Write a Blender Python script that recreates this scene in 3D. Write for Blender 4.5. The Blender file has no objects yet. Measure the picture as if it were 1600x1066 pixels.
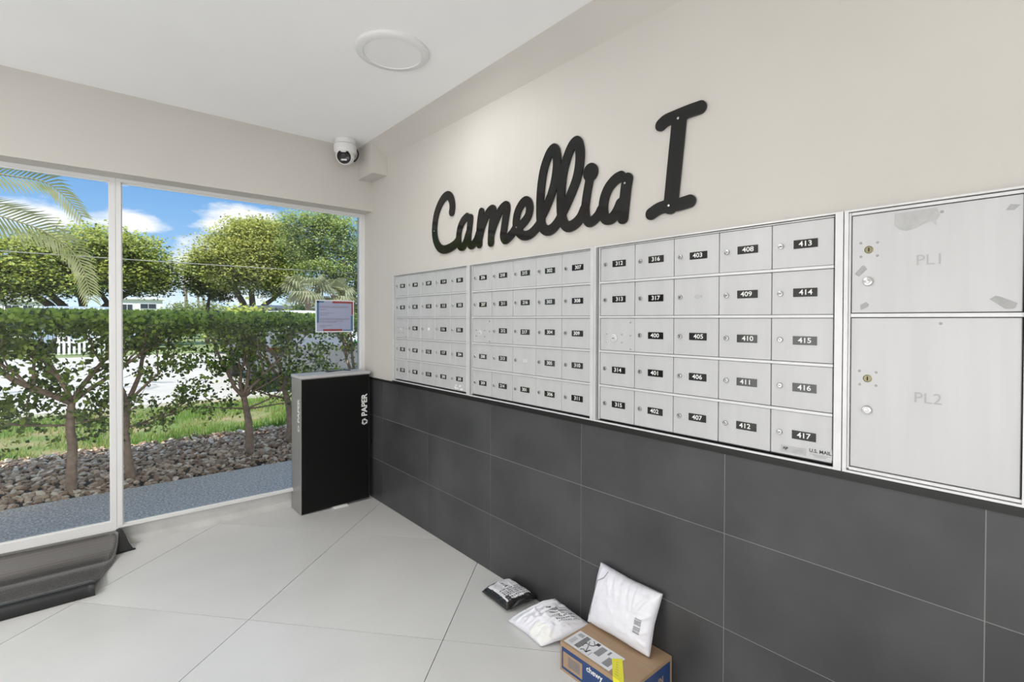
import bpy, bmesh, math, random
from mathutils import Vector, Matrix, noise
R = math.radians
SC = bpy.context.scene
COL = SC.collection
# ------------------------------------------------------------------ camera
cam_d = bpy.data.cameras.new('camera'); cam = bpy.data.objects.new('camera', cam_d); COL.objects.link(cam)
cam_d.sensor_width = 36.0; cam_d.lens = 773.76 / 1600 * 36
cam_d.shift_x = 0.00195; cam_d.shift_y = -0.0154
cam_d.clip_start = 0.02; cam_d.clip_end = 500
_F = Vector((0.648295, 0.761316, -0.010514)); _R = Vector((0.761376, -0.648302, 0.003178)); _U = _R.cross(_F)
cam.matrix_world = Matrix(((_R.x, _U.x, -_F.x, -1.5341), (_R.y, _U.y, -_F.y, -3.3064), (_R.z, _U.z, -_F.z, 1.2621), (0, 0, 0, 1)))
SC.camera = cam
# ------------------------------------------------------------------ exposure
SC.view_settings.view_transform = 'Standard'; SC.view_settings.look = 'None'
SC.view_settings.gamma = 1.0; SC.view_settings.use_curve_mapping = False
SC.view_settings.exposure = 0.27
# ------------------------------------------------------------------ sun
sun_d = bpy.data.lights.new('sun', 'SUN'); sun_d.energy = 4.6; sun_d.angle = R(0.6); sun_d.color = (1.0, 0.96, 0.88)
sun = bpy.data.objects.new('sun', sun_d); COL.objects.link(sun)
sun.rotation_euler = Vector((0.36, 0.52, -0.80)).to_track_quat('-Z', 'Y').to_euler()
# ------------------------------------------------------------------ sky
W = bpy.data.worlds.new('sky'); SC.world = W; W.use_nodes = True
nt = W.node_tree; nt.nodes.clear()
def wn(t, **k):
    n = nt.nodes.new(t)
    for a, b in k.items(): setattr(n, a, b)
    return n
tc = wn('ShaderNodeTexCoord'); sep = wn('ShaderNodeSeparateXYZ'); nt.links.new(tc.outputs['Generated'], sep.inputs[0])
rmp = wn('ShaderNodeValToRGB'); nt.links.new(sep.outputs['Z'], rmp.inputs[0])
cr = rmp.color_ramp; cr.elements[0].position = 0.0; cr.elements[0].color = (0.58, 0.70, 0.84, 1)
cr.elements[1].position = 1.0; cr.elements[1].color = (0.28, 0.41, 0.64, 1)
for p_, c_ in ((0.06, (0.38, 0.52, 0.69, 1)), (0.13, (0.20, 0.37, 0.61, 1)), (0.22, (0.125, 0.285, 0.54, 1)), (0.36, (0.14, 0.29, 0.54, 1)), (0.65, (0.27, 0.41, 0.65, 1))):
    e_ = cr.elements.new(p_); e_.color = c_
# clouds: perspective-flattened noise over the whole dome
dv = wn('ShaderNodeMath', operation='ADD'); dv.inputs[1].default_value = 0.12; nt.links.new(sep.outputs['Z'], dv.inputs[0])
mp = wn('ShaderNodeVectorMath', operation='MULTIPLY'); mp.inputs[1].default_value = (1.0, 1.0, 2.6); nt.links.new(tc.outputs['Generated'], mp.inputs[0])
ad = wn('ShaderNodeVectorMath', operation='ADD'); ad.inputs[1].default_value = (0.0, 0.0, 0.0); nt.links.new(mp.outputs[0], ad.inputs[0])
nz = wn('ShaderNodeTexNoise'); nz.inputs['Scale'].default_value = 7.0; nz.inputs['Detail'].default_value = 7; nz.inputs['Roughness'].default_value = 0.55
nt.links.new(ad.outputs[0], nz.inputs['Vector'])
r2 = wn('ShaderNodeValToRGB'); acc = nz.outputs[0]
def mth(op, a, b):
    n = wn('ShaderNodeMath', operation=op)
    for i, v in enumerate((a, b)):
        if isinstance(v, (int, float)): n.inputs[i].default_value = v
        else: nt.links.new(v, n.inputs[i])
    return n.outputs[0]
acc = mth('SUBTRACT', acc, 0.03)
for cd, k in (((-0.070, 0.984, 0.152), 9.0), ((0.057, 0.984, 0.156), 15.0), ((0.124, 0.982, 0.128), 8.0), ((0.20, 0.965, 0.172), 10.0), ((0.13, 0.988, 0.062), 7.0), ((0.9, 0.1, 0.25), 3.5), ((-0.85, 0.3, 0.22), 3.5), ((-0.3, -0.85, 0.3), 3.0), ((0.4, -0.7, 0.5), 3.0)):
    sb = wn('ShaderNodeVectorMath', operation='SUBTRACT'); nt.links.new(tc.outputs['Generated'], sb.inputs[0]); sb.inputs[1].default_value = cd
    ml = wn('ShaderNodeVectorMath', operation='MULTIPLY'); nt.links.new(sb.outputs[0], ml.inputs[0]); ml.inputs[1].default_value = (k, k, k * 2.6)
    ln = wn('ShaderNodeVectorMath', operation='LENGTH'); nt.links.new(ml.outputs[0], ln.inputs[0])
    f = mth('MAXIMUM', mth('SUBTRACT', 1.0, ln.outputs['Value']), 0.0)
    acc = mth('ADD', acc, mth('MULTIPLY', f, 0.26))
nt.links.new(acc, r2.inputs[0])
r2.color_ramp.elements[0].position = 0.555; r2.color_ramp.elements[0].color = (0, 0, 0, 1)
r2.color_ramp.elements[1].position = 0.70; r2.color_ramp.elements[1].color = (1, 1, 1, 1)
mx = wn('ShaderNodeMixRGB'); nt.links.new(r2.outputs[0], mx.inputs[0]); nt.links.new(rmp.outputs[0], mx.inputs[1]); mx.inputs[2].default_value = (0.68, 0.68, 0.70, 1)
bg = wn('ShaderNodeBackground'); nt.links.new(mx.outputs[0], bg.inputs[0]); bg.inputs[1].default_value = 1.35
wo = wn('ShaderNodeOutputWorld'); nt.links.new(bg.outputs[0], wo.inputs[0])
# daylight: unseen area lights added behind and beside the camera
def fill_lamp(name, loc, aim, sx, sy, power, col=(0.985, 0.99, 1.0)):
    d = bpy.data.lights.new(name, 'AREA'); d.shape = 'RECTANGLE'; d.size = sx; d.size_y = sy; d.energy = power; d.color = col
    o = bpy.data.objects.new(name, d); COL.objects.link(o); o.location = loc; o.rotation_euler = Vector(aim).to_track_quat('-Z', 'Y').to_euler(); return o
fill_lamp('fill_lamp_back', (-3.62, -6.45, 1.2), (0, 1, 0.5), 1.8, 2.2, 50)
fill_lamp('fill_lamp_side', (-4.5, -3.3, 1.2), (1, 0, 0.5), 5.4, 2.2, 68)
# ------------------------------------------------------------------ helpers
MATS = {}
def mat(name, col, rough=0.5, metal=0.0, spec=0.5, var=0.0, vscale=6.0, bump=0.0, bscale=40.0, stretch=(1, 1, 1), alt=None, rnd=False, coat=0.0, transl=0.0, emit=0.0, detail=4.0, lo=0.35, hi=0.65):
    """Principled material; 'alt' is mixed in by a noise; var scales value by noise."""
    m = bpy.data.materials.new(name); m.use_nodes = True; MATS[name] = m
    N = m.node_tree.nodes; L = m.node_tree.links; b = N['Principled BSDF']
    b.inputs['Base Color'].default_value = (*col, 1); b.inputs['Roughness'].default_value = rough
    b.inputs['Metallic'].default_value = metal; b.inputs['Specular IOR Level'].default_value = spec
    b.inputs['Coat Weight'].default_value = coat
    if emit: b.inputs['Emission Color'].default_value = (*col, 1); b.inputs['Emission Strength'].default_value = emit
    if var or alt or bump:
        t = N.new('ShaderNodeTexCoord'); vec = t.outputs['Object']
        if rnd:
            oi = N.new('ShaderNodeObjectInfo'); ml = N.new('ShaderNodeMath'); ml.operation = 'MULTIPLY'; ml.inputs[1].default_value = 37.0
            L.new(oi.outputs['Random'], ml.inputs[0]); a = N.new('ShaderNodeVectorMath'); a.operation = 'ADD'
            L.new(vec, a.inputs[0]); L.new(ml.outputs[0], a.inputs[1]); vec = a.outputs[0]
        mpn = N.new('ShaderNodeMapping'); mpn.inputs['Scale'].default_value = stretch; L.new(vec, mpn.inputs[0]); vec = mpn.outputs[0]
    if var or alt:
        n = N.new('ShaderNodeTexNoise'); n.inputs['Scale'].default_value = vscale; n.inputs['Detail'].default_value = detail; L.new(vec, n.inputs['Vector'])
        mr = N.new('ShaderNodeMapRange'); mr.inputs['From Min'].default_value = lo; mr.inputs['From Max'].default_value = hi; L.new(n.outputs[0], mr.inputs[0])
        mixn = N.new('ShaderNodeMixRGB'); L.new(mr.outputs[0], mixn.inputs[0]); mixn.inputs[1].default_value = (*col, 1)
        c2 = alt if alt else tuple(min(1, c * (1 + var)) for c in col)
        mixn.inputs[2].default_value = (*c2, 1); L.new(mixn.outputs[0], b.inputs['Base Color'])
    if bump:
        n2 = N.new('ShaderNodeTexNoise'); n2.inputs['Scale'].default_value = bscale; n2.inputs['Detail'].default_value = 3; L.new(vec, n2.inputs['Vector'])
        bp = N.new('ShaderNodeBump'); bp.inputs['Strength'].default_value = bump; bp.inputs['Distance'].default_value = 0.002; L.new(n2.outputs[0], bp.inputs['Height']); L.new(bp.outputs[0], b.inputs['Normal'])
    if transl:
        tr = N.new('ShaderNodeBsdfTranslucent'); tr.inputs[0].default_value = (min(1, col[0] * 1.6), min(1, col[1] * 1.6), col[2], 1)
        ms = N.new('ShaderNodeMixShader'); ms.inputs[0].default_value = transl; out = N['Material Output']
        L.new(b.outputs[0], ms.inputs[1]); L.new(tr.outputs[0], ms.inputs[2]); L.new(ms.outputs[0], out.inputs[0])
    return m
WL = {}     # world location of every object made here
def _link(name, data, parent, kind):
    o = bpy.data.objects.new(name, data); COL.objects.link(o)
    if parent is not None: o.parent = parent
    if kind: o['kind'] = kind
    return o
def thing(name, label, cat, loc=(0, 0, 0), group=None):
    o = _link(name, None, None, None); o.location = loc; WL[o.name] = Vector(loc); o.empty_display_size = 0.1
    o['label'] = label; o['category'] = cat
    if group: o['group'] = group
    return o
def tag(o, label, cat, group=None):
    o['label'] = label; o['category'] = cat
    if group: o['group'] = group
    return o
def obj(name, bm, mats, parent=None, kind=None, at=None, smooth=False, bevel=0.0):
    """bm holds WORLD coordinates; the object's origin is put at 'at' (world) or at the parent's origin."""
    if not isinstance(mats, (list, tuple)): mats = [mats]
    if isinstance(bm, bpy.types.Mesh): me = bm
    else:
        if bevel: bmesh.ops.bevel(bm, geom=[e for e in bm.edges if len(e.link_faces) == 2 and e.calc_face_angle(0) > 0.6], offset=bevel, segments=2, affect='EDGES', profile=0.6)
        me = bpy.data.meshes.new(name); bm.to_mesh(me); bm.free()
    for m in mats: me.materials.append(m)
    pw = WL[parent.name] if parent is not None else Vector((0, 0, 0))
    w = Vector(at) if at is not None else pw.copy()
    if at is None and parent is None:
        w = Vector((0, 0, 0))
    me.transform(Matrix.Translation(-w))
    o = _link(name, me, parent, kind); o.location = w - pw; WL[o.name] = w
    if smooth:
        for p in me.polygons: p.use_smooth = True
        if smooth != 'all':
            try: me.set_sharp_from_angle(angle=R(40))
            except Exception: pass
    return o
def inst(name, me, parent, w, rot=None):
    """another object on existing mesh data, origin at world w"""
    pw = WL[parent.name] if parent is not None else Vector((0, 0, 0))
    o = _link(name, me, parent, None); o.location = Vector(w) - pw; WL[o.name] = Vector(w)
    if rot: o.rotation_euler = rot
    return o
def box(bm, x0, x1, y0, y1, z0, z1, mi=0):
    v = [bm.verts.new((x, y, z)) for x in (x0, x1) for y in (y0, y1) for z in (z0, z1)]
    fs = [(0, 1, 3, 2), (4, 6, 7, 5), (0, 4, 5, 1), (2, 3, 7, 6), (0, 2, 6, 4), (1, 5, 7, 3)]
    for f in fs:
        q = bm.faces.new([v[i] for i in f]); q.material_index = mi
    return bm
def B(*a, mi=0): return box(bmesh.new(), *a, mi=mi)
def prism(bm, pts, axis, a, b, mi=0):
    """extrude 2D polygon along axis (0,1,2) from a to b"""
    def P(u, v, w):
        return (w, u, v) if axis == 0 else ((u, w, v) if axis == 1 else (u, v, w))
    A = [bm.verts.new(P(u, v, a)) for u, v in pts]; C = [bm.verts.new(P(u, v, b)) for u, v in pts]
    n = len(pts)
    fs = [bm.faces.new(A), bm.faces.new(C[::-1])] + [bm.faces.new((A[i], C[i], C[(i + 1) % n], A[(i + 1) % n])) for i in range(n)]
    for f in fs: f.material_index = mi
    bmesh.ops.recalc_face_normals(bm, faces=fs)
    return bm
def frame_of(d):
    d = Vector(d).normalized(); a = Vector((0, 0, 1)) if abs(d.z) < 0.9 else Vector((1, 0, 0))
    u = d.cross(a).normalized(); return u, d.cross(u).normalized(), d
def lathe(bm, prof, origin, axis, n=24, mi=0, caps=True):
    """prof: list of (radius, height) along axis"""
    u, v, d = frame_of(axis); O = Vector(origin); rings = []
    for r, h in prof:
        rings.append([bm.verts.new(O + d * h + (u * math.cos(2 * math.pi * i / n) + v * math.sin(2 * math.pi * i / n)) * max(r, 1e-5)) for i in range(n)])
    fs = []
    for a, b in zip(rings, rings[1:]):
        for i in range(n): fs.append(bm.faces.new((a[i], a[(i + 1) % n], b[(i + 1) % n], b[i])))
    if caps: fs.append(bm.faces.new(rings[0][::-1])); fs.append(bm.faces.new(rings[-1]))
    for f in fs: f.material_index = mi
    bmesh.ops.recalc_face_normals(bm, faces=fs)
    return bm
def tube(bm, pts, rads, n=8, mi=0):
    pts = [Vector(p) for p in pts]; rings = []
    if not isinstance(rads, (list, tuple)): rads = [rads] * len(pts)
    u0 = None
    for i, p in enumerate(pts):
        d = (pts[min(i + 1, len(pts) - 1)] - pts[max(i - 1, 0)]).normalized()
        if u0 is None: u0, _, _ = frame_of(d)
        u = (u0 - d * u0.dot(d)).normalized(); v = d.cross(u); u0 = u
        rings.append([bm.verts.new(p + (u * math.cos(2 * math.pi * k / n) + v * math.sin(2 * math.pi * k / n)) * rads[i]) for k in range(n)])
    for a, b in zip(rings, rings[1:]):
        for k in range(n):
            f = bm.faces.new((a[k], a[(k + 1) % n], b[(k + 1) % n], b[k])); f.material_index = mi; f.smooth = True
    bm.faces.new(rings[0][::-1]).material_index = mi; bm.faces.new(rings[-1]).material_index = mi
    return bm
def spline(pts, sub=6):
    P = [Vector(p) for p in pts]; out = []
    for i in range(len(P) - 1):
        p0 = P[max(i - 1, 0)]; p1 = P[i]; p2 = P[i + 1]; p3 = P[min(i + 2, len(P) - 1)]
        for k in range(sub):
            t = k / sub
            out.append(0.5 * ((2 * p1) + (p2 - p0) * t + (2 * p0 - 5 * p1 + 4 * p2 - p3) * t * t + (3 * p1 - p0 - 3 * p2 + p3) * t ** 3))
    out.append(P[-1]); return out
TXT = {}
def text_mesh(s, size, bold=0.0, depth=0.0):
    k = (s, size, bold, depth)
    if k not in TXT:
        c = bpy.data.curves.new('txt', 'FONT'); c.body = s; c.size = size; c.align_x = 'CENTER'; c.align_y = 'CENTER'; c.offset = bold; c.extrude = depth; c.resolution_u = 3
        o = bpy.data.objects.new('txt', c); COL.objects.link(o); dg = bpy.context.evaluated_depsgraph_get()
        me = bpy.data.meshes.new_from_object(o.evaluated_get(dg)); bpy.data.objects.remove(o); bpy.data.curves.remove(c)
        TXT[k] = me
    return TXT[k]
def add_text(bm, s, size, origin, X, Y, mi=0, bold=0.0, sx=1.0):
    X = Vector(X).normalized() * sx; Y = Vector(Y).normalized(); Z = X.cross(Y).normalized(); me = text_mesh(s, size, bold)
    M = Matrix(((X.x, Y.x, Z.x, origin[0]), (X.y, Y.y, Z.y, origin[1]), (X.z, Y.z, Z.z, origin[2]), (0, 0, 0, 1)))
    b0 = len(bm.verts); vs = [bm.verts.new(M @ v.co) for v in me.vertices]
    for p in me.polygons:
        try: bm.faces.new([vs[i] for i in p.vertices]).material_index = mi
        except ValueError: pass
    return bm
def quad(bm, O, X, Y, x0, x1, y0, y1, mi=0, lift=0.0):
    X = Vector(X); Y = Vector(Y); O = Vector(O); n = X.cross(Y).normalized() * lift
    f = bm.faces.new([bm.verts.new(O + X * a + Y * b + n) for a, b in ((x0, y0), (x1, y0), (x1, y1), (x0, y1))]); f.material_index = mi
    return f
def from_lists(name, V, F, mats, parent=None, kind=None, mi=None, at=None):
    me = bpy.data.meshes.new(name); pw = WL[parent.name] if parent is not None else Vector((0, 0, 0))
    w = Vector(at) if at is not None else pw.copy()
    me.from_pydata([(a - w.x, b - w.y, c - w.z) for a, b, c in V], [], F)
    for m in (mats if isinstance(mats, (list, tuple)) else [mats]): me.materials.append(m)
    if mi: me.polygons.foreach_set('material_index', mi)
    me.update(); o = _link(name, me, parent, kind); o.location = w - pw; WL[o.name] = w
    return o

# ------------------------------------------------------------------ materials
m_wall = mat('beige_paint', (0.565, 0.540, 0.502), 0.6, var=0.04, vscale=2.0, bump=0.05, bscale=300)
m_ceil = mat('ceiling_paint', (0.92, 0.92, 0.92), 0.7, var=0.02, vscale=3)
m_frame = mat('white_painted_metal', (0.74, 0.74, 0.735), 0.35, var=0.03, vscale=5)
m_curb = mat('white_curb_paint', (0.68, 0.68, 0.66), 0.5, var=-0.14, vscale=9, bump=0.1, bscale=80)
m_dtile = mat('dark_wall_tile', (0.044, 0.044, 0.046), 0.30, var=0.55, vscale=3.2, bump=0.06, bscale=220, rnd=True, detail=8)
m_grout = mat('wall_grout', (0.27, 0.27, 0.265), 0.8)
m_ftile = mat('floor_tile', (0.64, 0.635, 0.62), 0.28, var=0.10, vscale=1.6, rnd=True, detail=9)
m_fgrout = mat('floor_grout', (0.16, 0.155, 0.15), 0.8)
m_black = mat('black_trim', (0.008, 0.008, 0.008), 0.4)
m_door = mat('mailbox_aluminium', (0.56, 0.56, 0.565), 0.42, metal=0.2, var=-0.05, vscale=4, stretch=(1, 6, 0.5), rnd=True, detail=2)
m_alu = mat('mailbox_frame_metal', (0.72, 0.72, 0.725), 0.38, metal=0.3, var=-0.08, vscale=14)
m_recess = mat('mailbox_dark_gap', (0.05, 0.05, 0.05), 0.7)
m_plate = mat('black_number_plate', (0.012, 0.012, 0.012), 0.14, spec=0.8)
m_white = mat('white_print', (0.82, 0.82, 0.80), 0.5)
m_chrome = mat('chrome', (0.55, 0.55, 0.55), 0.22, metal=1.0)
m_brass = mat('brass', (0.27, 0.245, 0.15), 0.35, metal=1.0)
m_dark = mat('keyway_black', (0.01, 0.01, 0.01), 0.5)
m_resid = mat('adhesive_residue', (0.36, 0.36, 0.36), 0.75, var=0.15, vscale=60)
m_resl = mat('pale_adhesive_residue', (0.43, 0.43, 0.43), 0.7, var=0.12, vscale=60)
m_emb = mat('embossed_mark', (0.43, 0.43, 0.43), 0.6)
m_ink = mat('black_ink', (0.03, 0.03, 0.03), 0.5)
m_grey_ink = mat('grey_ink', (0.20, 0.20, 0.22), 0.6)
m_acryl = mat('gloss_black_acrylic', (0.004, 0.004, 0.004), 0.05, spec=0.5)
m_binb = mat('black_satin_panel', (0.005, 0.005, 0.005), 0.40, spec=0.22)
m_bins = mat('grey_sheen_side', (0.24, 0.235, 0.23), 0.42, spec=1.0)  # grey base paints the window sheen onto the black bin's sides
m_bint = mat('grey_lid', (0.50, 0.49, 0.49), 0.4)
m_rubber = mat('black_rubber', (0.012, 0.012, 0.013), 0.45)
m_lampw = mat('lamp_trim', (0.78, 0.78, 0.78), 0.4)
m_camw = mat('camera_white', (0.74, 0.74, 0.74), 0.35)
m_lens = mat('camera_lens', (0.006, 0.006, 0.006), 0.12)
m_paper = mat('notice_paper', (0.33, 0.36, 0.50), 0.4)
m_red = mat('notice_red', (0.28, 0.05, 0.05), 0.4)
m_blue = mat('notice_blue', (0.07, 0.17, 0.30), 0.4)
m_clear = mat('clear_edge', (0.72, 0.75, 0.80), 0.25)
m_polyw = mat('white_poly', (0.78, 0.78, 0.83), 0.28, bump=0.9, bscale=26)
m_polyg = mat('black_poly', (0.018, 0.018, 0.018), 0.25, bump=0.5, bscale=40)
m_label = mat('label_paper', (0.72, 0.72, 0.75), 0.5)
m_card = mat('cardboard', (0.36, 0.245, 0.15), 0.6, var=0.12, vscale=12)
m_cblue = mat('carton_blue_print', (0.020, 0.055, 0.17), 0.5)
m_yellow = mat('yellow_sticker', (0.80, 0.74, 0.03), 0.4)
m_path = mat('exposed_aggregate_path', (0.48, 0.40, 0.36), 0.8, alt=(0.92, 0.80, 0.73), vscale=75, detail=2, lo=0.42, hi=0.62, bump=0.4, bscale=90)
m_stones = [mat('river_stone', (0.52, 0.37, 0.27), 0.8, var=0.3, vscale=12), mat('brown_river_stone', (0.33, 0.21, 0.14), 0.8, var=0.3, vscale=12), mat('pale_river_stone', (0.76, 0.62, 0.51), 0.8, var=0.2, vscale=12)]
m_soil = mat('soil', (0.05, 0.04, 0.032), 0.9, var=0.5, vscale=20)
m_grassg = mat('grass_ground', (0.15, 0.21, 0.05), 0.9, alt=(0.36, 0.27, 0.15), vscale=1.7, detail=6, lo=0.45, hi=0.65)
m_grass = [mat('grass_blade', (0.17, 0.28, 0.05), 0.6, transl=0.3), mat('dry_grass_blade', (0.34, 0.33, 0.12), 0.6, transl=0.3)]
m_road = mat('pale_concrete_road', (0.56, 0.52, 0.47), 0.8, var=0.12, vscale=1.5)
m_kerb = mat('concrete_kerb', (0.62, 0.58, 0.52), 0.8)
m_far = mat('far_ground', (0.20, 0.24, 0.10), 0.9, var=0.5, vscale=0.3)
m_bark = mat('shrub_bark', (0.27, 0.185, 0.14), 0.8, var=0.6, vscale=25, bump=0.5, bscale=60)
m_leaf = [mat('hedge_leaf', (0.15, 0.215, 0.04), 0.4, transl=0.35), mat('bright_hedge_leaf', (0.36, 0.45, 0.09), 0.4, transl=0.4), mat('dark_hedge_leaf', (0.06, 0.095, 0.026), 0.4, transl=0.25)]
m_bark2 = mat('tree_bark', (0.075, 0.058, 0.048), 0.85, var=0.5, vscale=6)
m_t1 = [mat('fig_leaf', (0.13, 0.19, 0.04), 0.5, transl=0.3), mat('fig_leaf_lit', (0.44, 0.47, 0.11), 0.5, transl=0.35), mat('fig_leaf_shaded', (0.05, 0.085, 0.022), 0.5, transl=0.2)]
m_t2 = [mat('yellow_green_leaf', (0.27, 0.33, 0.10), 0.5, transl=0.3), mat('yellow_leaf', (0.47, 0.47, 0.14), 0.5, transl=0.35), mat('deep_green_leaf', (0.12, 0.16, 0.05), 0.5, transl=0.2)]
m_t3 = [mat('airy_leaf', (0.20, 0.28, 0.08), 0.5, transl=0.35), mat('airy_leaf_lit', (0.38, 0.44, 0.15), 0.5, transl=0.35), mat('airy_leaf_shaded', (0.09, 0.14, 0.045), 0.5, transl=0.25)]
m_bush = [mat('pale_bush_leaf', (0.32, 0.34, 0.13), 0.6, transl=0.3), mat('bush_leaf', (0.18, 0.23, 0.08), 0.6, transl=0.3), mat('bush_leaf_tan', (0.42, 0.39, 0.20), 0.6, transl=0.3)]
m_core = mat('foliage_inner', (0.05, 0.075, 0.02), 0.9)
m_frond = mat('palm_leaflet', (0.30, 0.32, 0.13), 0.38, alt=(0.52, 0.50, 0.30), vscale=3, transl=0.2)
m_frond2 = mat('fan_palm_leaf', (0.30, 0.31, 0.19), 0.5, transl=0.25)
m_rachis = mat('palm_rachis', (0.30, 0.28, 0.14), 0.5)
m_ptrunk = mat('palm_trunk', (0.24, 0.18, 0.13), 0.85, var=0.4, vscale=10)
m_bwhite = mat('white_stucco', (0.80, 0.79, 0.76), 0.8, var=0.03, vscale=1)
m_roof = mat('pale_roof', (0.80, 0.79, 0.77), 0.8)
m_bwin = mat('far_window_glass', (0.05, 0.06, 0.08), 0.15)
m_fmetal = mat('dark_fence_metal', (0.03, 0.03, 0.035), 0.5)
m_fwhite = mat('white_fence_paint', (0.75, 0.75, 0.74), 0.6)
m_tyre = mat('tyre', (0.02, 0.02, 0.02), 0.7)
m_carglass = mat('car_glass', (0.03, 0.035, 0.045), 0.08)
m_cwhite = mat('white_car_paint', (0.72, 0.73, 0.75), 0.25, coat=0.5)
m_cdark = mat('dark_car_paint', (0.16, 0.165, 0.175), 0.45, coat=0.0)
m_cblue2 = mat('pale_blue_car_paint', (0.42, 0.50, 0.62), 0.25, coat=0.5)
m_cgrey = mat('grey_van_paint', (0.11, 0.125, 0.16), 0.3, coat=0.4)
m_tail = mat('tail_light_red', (0.16, 0.02, 0.02), 0.3)
m_green = mat('green_container', (0.06, 0.50, 0.15), 0.4)
m_wire = mat('overhead_wire', (0.30, 0.29, 0.26), 0.6)
m_pole = mat('galvanised_pole', (0.52, 0.52, 0.50), 0.5, metal=0.3)
def glass_mat(name, tint=(0.97, 0.985, 0.98)):
    m = bpy.data.materials.new(name); m.use_nodes = True; N = m.node_tree.nodes; L = m.node_tree.links; N.clear()
    t = N.new('ShaderNodeBsdfTransparent'); t.inputs[0].default_value = (*tint, 1)
    g = N.new('ShaderNodeBsdfGlossy'); g.inputs['Roughness'].default_value = 0.0
    f = N.new('ShaderNodeFresnel'); f.inputs[0].default_value = 1.35
    x = N.new('ShaderNodeMixShader'); o = N.new('ShaderNodeOutputMaterial')
    L.new(f.outputs[0], x.inputs[0]); L.new(t.outputs[0], x.inputs[1]); L.new(g.outputs[0], x.inputs[2]); L.new(x.outputs[0], o.inputs[0]); return m
m_glass = glass_mat('window_glass')
# rubber mat with a fine pimple relief
def mat_mesh_rubber():
    m = mat('dimpled_rubber_mat', (0.15, 0.14, 0.135), 0.27, metal=0.7, spec=1.0, coat=1.0); N = m.node_tree.nodes; L = m.node_tree.links
    t = N.new('ShaderNodeTexCoord'); v = N.new('ShaderNodeTexVoronoi'); v.inputs['Scale'].default_value = 95; v.inputs['Randomness'].default_value = 0.0
    L.new(t.outputs['Object'], v.inputs['Vector']); b = N.new('ShaderNodeBump'); N['Principled BSDF'].inputs['Coat Roughness'].default_value = 0.22; N['Principled BSDF'].inputs['Coat IOR'].default_value = 1.9; b.inputs['Strength'].default_value = 0.35; b.inputs['Distance'].default_value = 0.002; b.invert = True
    L.new(v.outputs['Distance'], b.inputs['Height']); L.new(b.outputs[0], N['Principled BSDF'].inputs['Normal']); return m
m_mat = mat_mesh_rubber()
# floor tile: faint pale veins
def add_veins(m):
    N = m.node_tree.nodes; L = m.node_tree.links; b = N['Principled BSDF']; src = b.inputs['Base Color'].links[0].from_socket
    t = [n for n in N if n.type == 'MAPPING'][0].outputs[0]
    n = N.new('ShaderNodeTexNoise'); n.inputs['Scale'].default_value = 2.2; n.inputs['Detail'].default_value = 6; n.inputs['Distortion'].default_value = 0.8; L.new(t, n.inputs['Vector'])
    s = N.new('ShaderNodeMath'); s.operation = 'SUBTRACT'; s.inputs[1].default_value = 0.5; L.new(n.outputs[0], s.inputs[0])
    a = N.new('ShaderNodeMath'); a.operation = 'ABSOLUTE'; L.new(s.outputs[0], a.inputs[0])
    r = N.new('ShaderNodeMapRange'); r.inputs['From Min'].default_value = 0.0; r.inputs['From Max'].default_value = 0.008; r.inputs['To Min'].default_value = 0.32; r.inputs['To Max'].default_value = 0.0; L.new(a.outputs[0], r.inputs[0])
    n3 = N.new('ShaderNodeTexNoise'); n3.inputs['Scale'].default_value = 1.5; L.new(t, n3.inputs['Vector'])
    r3 = N.new('ShaderNodeMapRange'); r3.inputs['From Min'].default_value = 0.5; r3.inputs['From Max'].default_value = 0.65; L.new(n3.outputs[0], r3.inputs[0])
    mu = N.new('ShaderNodeMath'); mu.operation = 'MULTIPLY'; L.new(r.outputs[0], mu.inputs[0]); L.new(r3.outputs[0], mu.inputs[1])
    x = N.new('ShaderNodeMixRGB'); L.new(mu.outputs[0], x.inputs[0]); L.new(src, x.inputs[1]); x.inputs[2].default_value = (0.70, 0.69, 0.67, 1); L.new(x.outputs[0], b.inputs['Base Color'])
add_veins(m_ftile)

# ------------------------------------------------------------------ room shell
XL, YB, ZC, ZR = -4.6, -6.6, 2.443, 3.65      # left wall, back wall, ceiling, parapet top
fl = obj('floor', B(XL, 0.0, YB, 0.19, -0.12, -0.006), m_fgrout, kind='structure')
# diagonal floor tiles, each clipped to the room
e1 = Vector((0.7558, 0.6549)); en = Vector((-0.6549, 0.7558)); TA, TB = 0.866, 0.842; G = 0.0016
def clip(poly, f):
    out = []
    for i in range(len(poly)):
        a, b = poly[i], poly[(i + 1) % len(poly)]; fa, fb = f(a), f(b)
        if fa >= 0: out.append(a)
        if (fa >= 0) != (fb >= 0): out.append(a + (b - a) * (fa / (fa - fb)))
    return out
for i in range(-10, 6):
    for j in range(-9, 10):
        a0 = -0.582 + i * TA + G; a1 = -0.582 + (i + 1) * TA - G; b0 = -0.102 + j * TB + G; b1 = -0.102 + (j + 1) * TB - G
        P = [e1 * a + en * b for a, b in ((a0, b0), (a1, b0), (a1, b1), (a0, b1))]
        for f in (lambda p: -0.001 - p.x, lambda p: p.x - XL - 0.001, lambda p: 0.178 - p.y, lambda p: p.y - YB - 0.001):
            P = clip(P, f)
            if len(P) < 3: break
        if len(P) >= 3:
            c = sum(P, Vector((0, 0))) / len(P)
            obj('tile', prism(bmesh.new(), [(p.x, p.y) for p in P], 2, -0.006, 0.0), m_ftile, fl, at=(c.x, c.y, 0))
# right wall: plaster with a sloping cove at the top
wr = obj('wall_right', prism(bmesh.new(), [(0.012, -0.1), (0.25, -0.1), (0.25, ZC + 0.15), (-0.112, ZC + 0.15), (-0.112, ZC), (0.0, 2.345), (0.0, 0.842), (0.012, 0.842)], 1, YB, 0.26), [m_wall], kind='structure')
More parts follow.
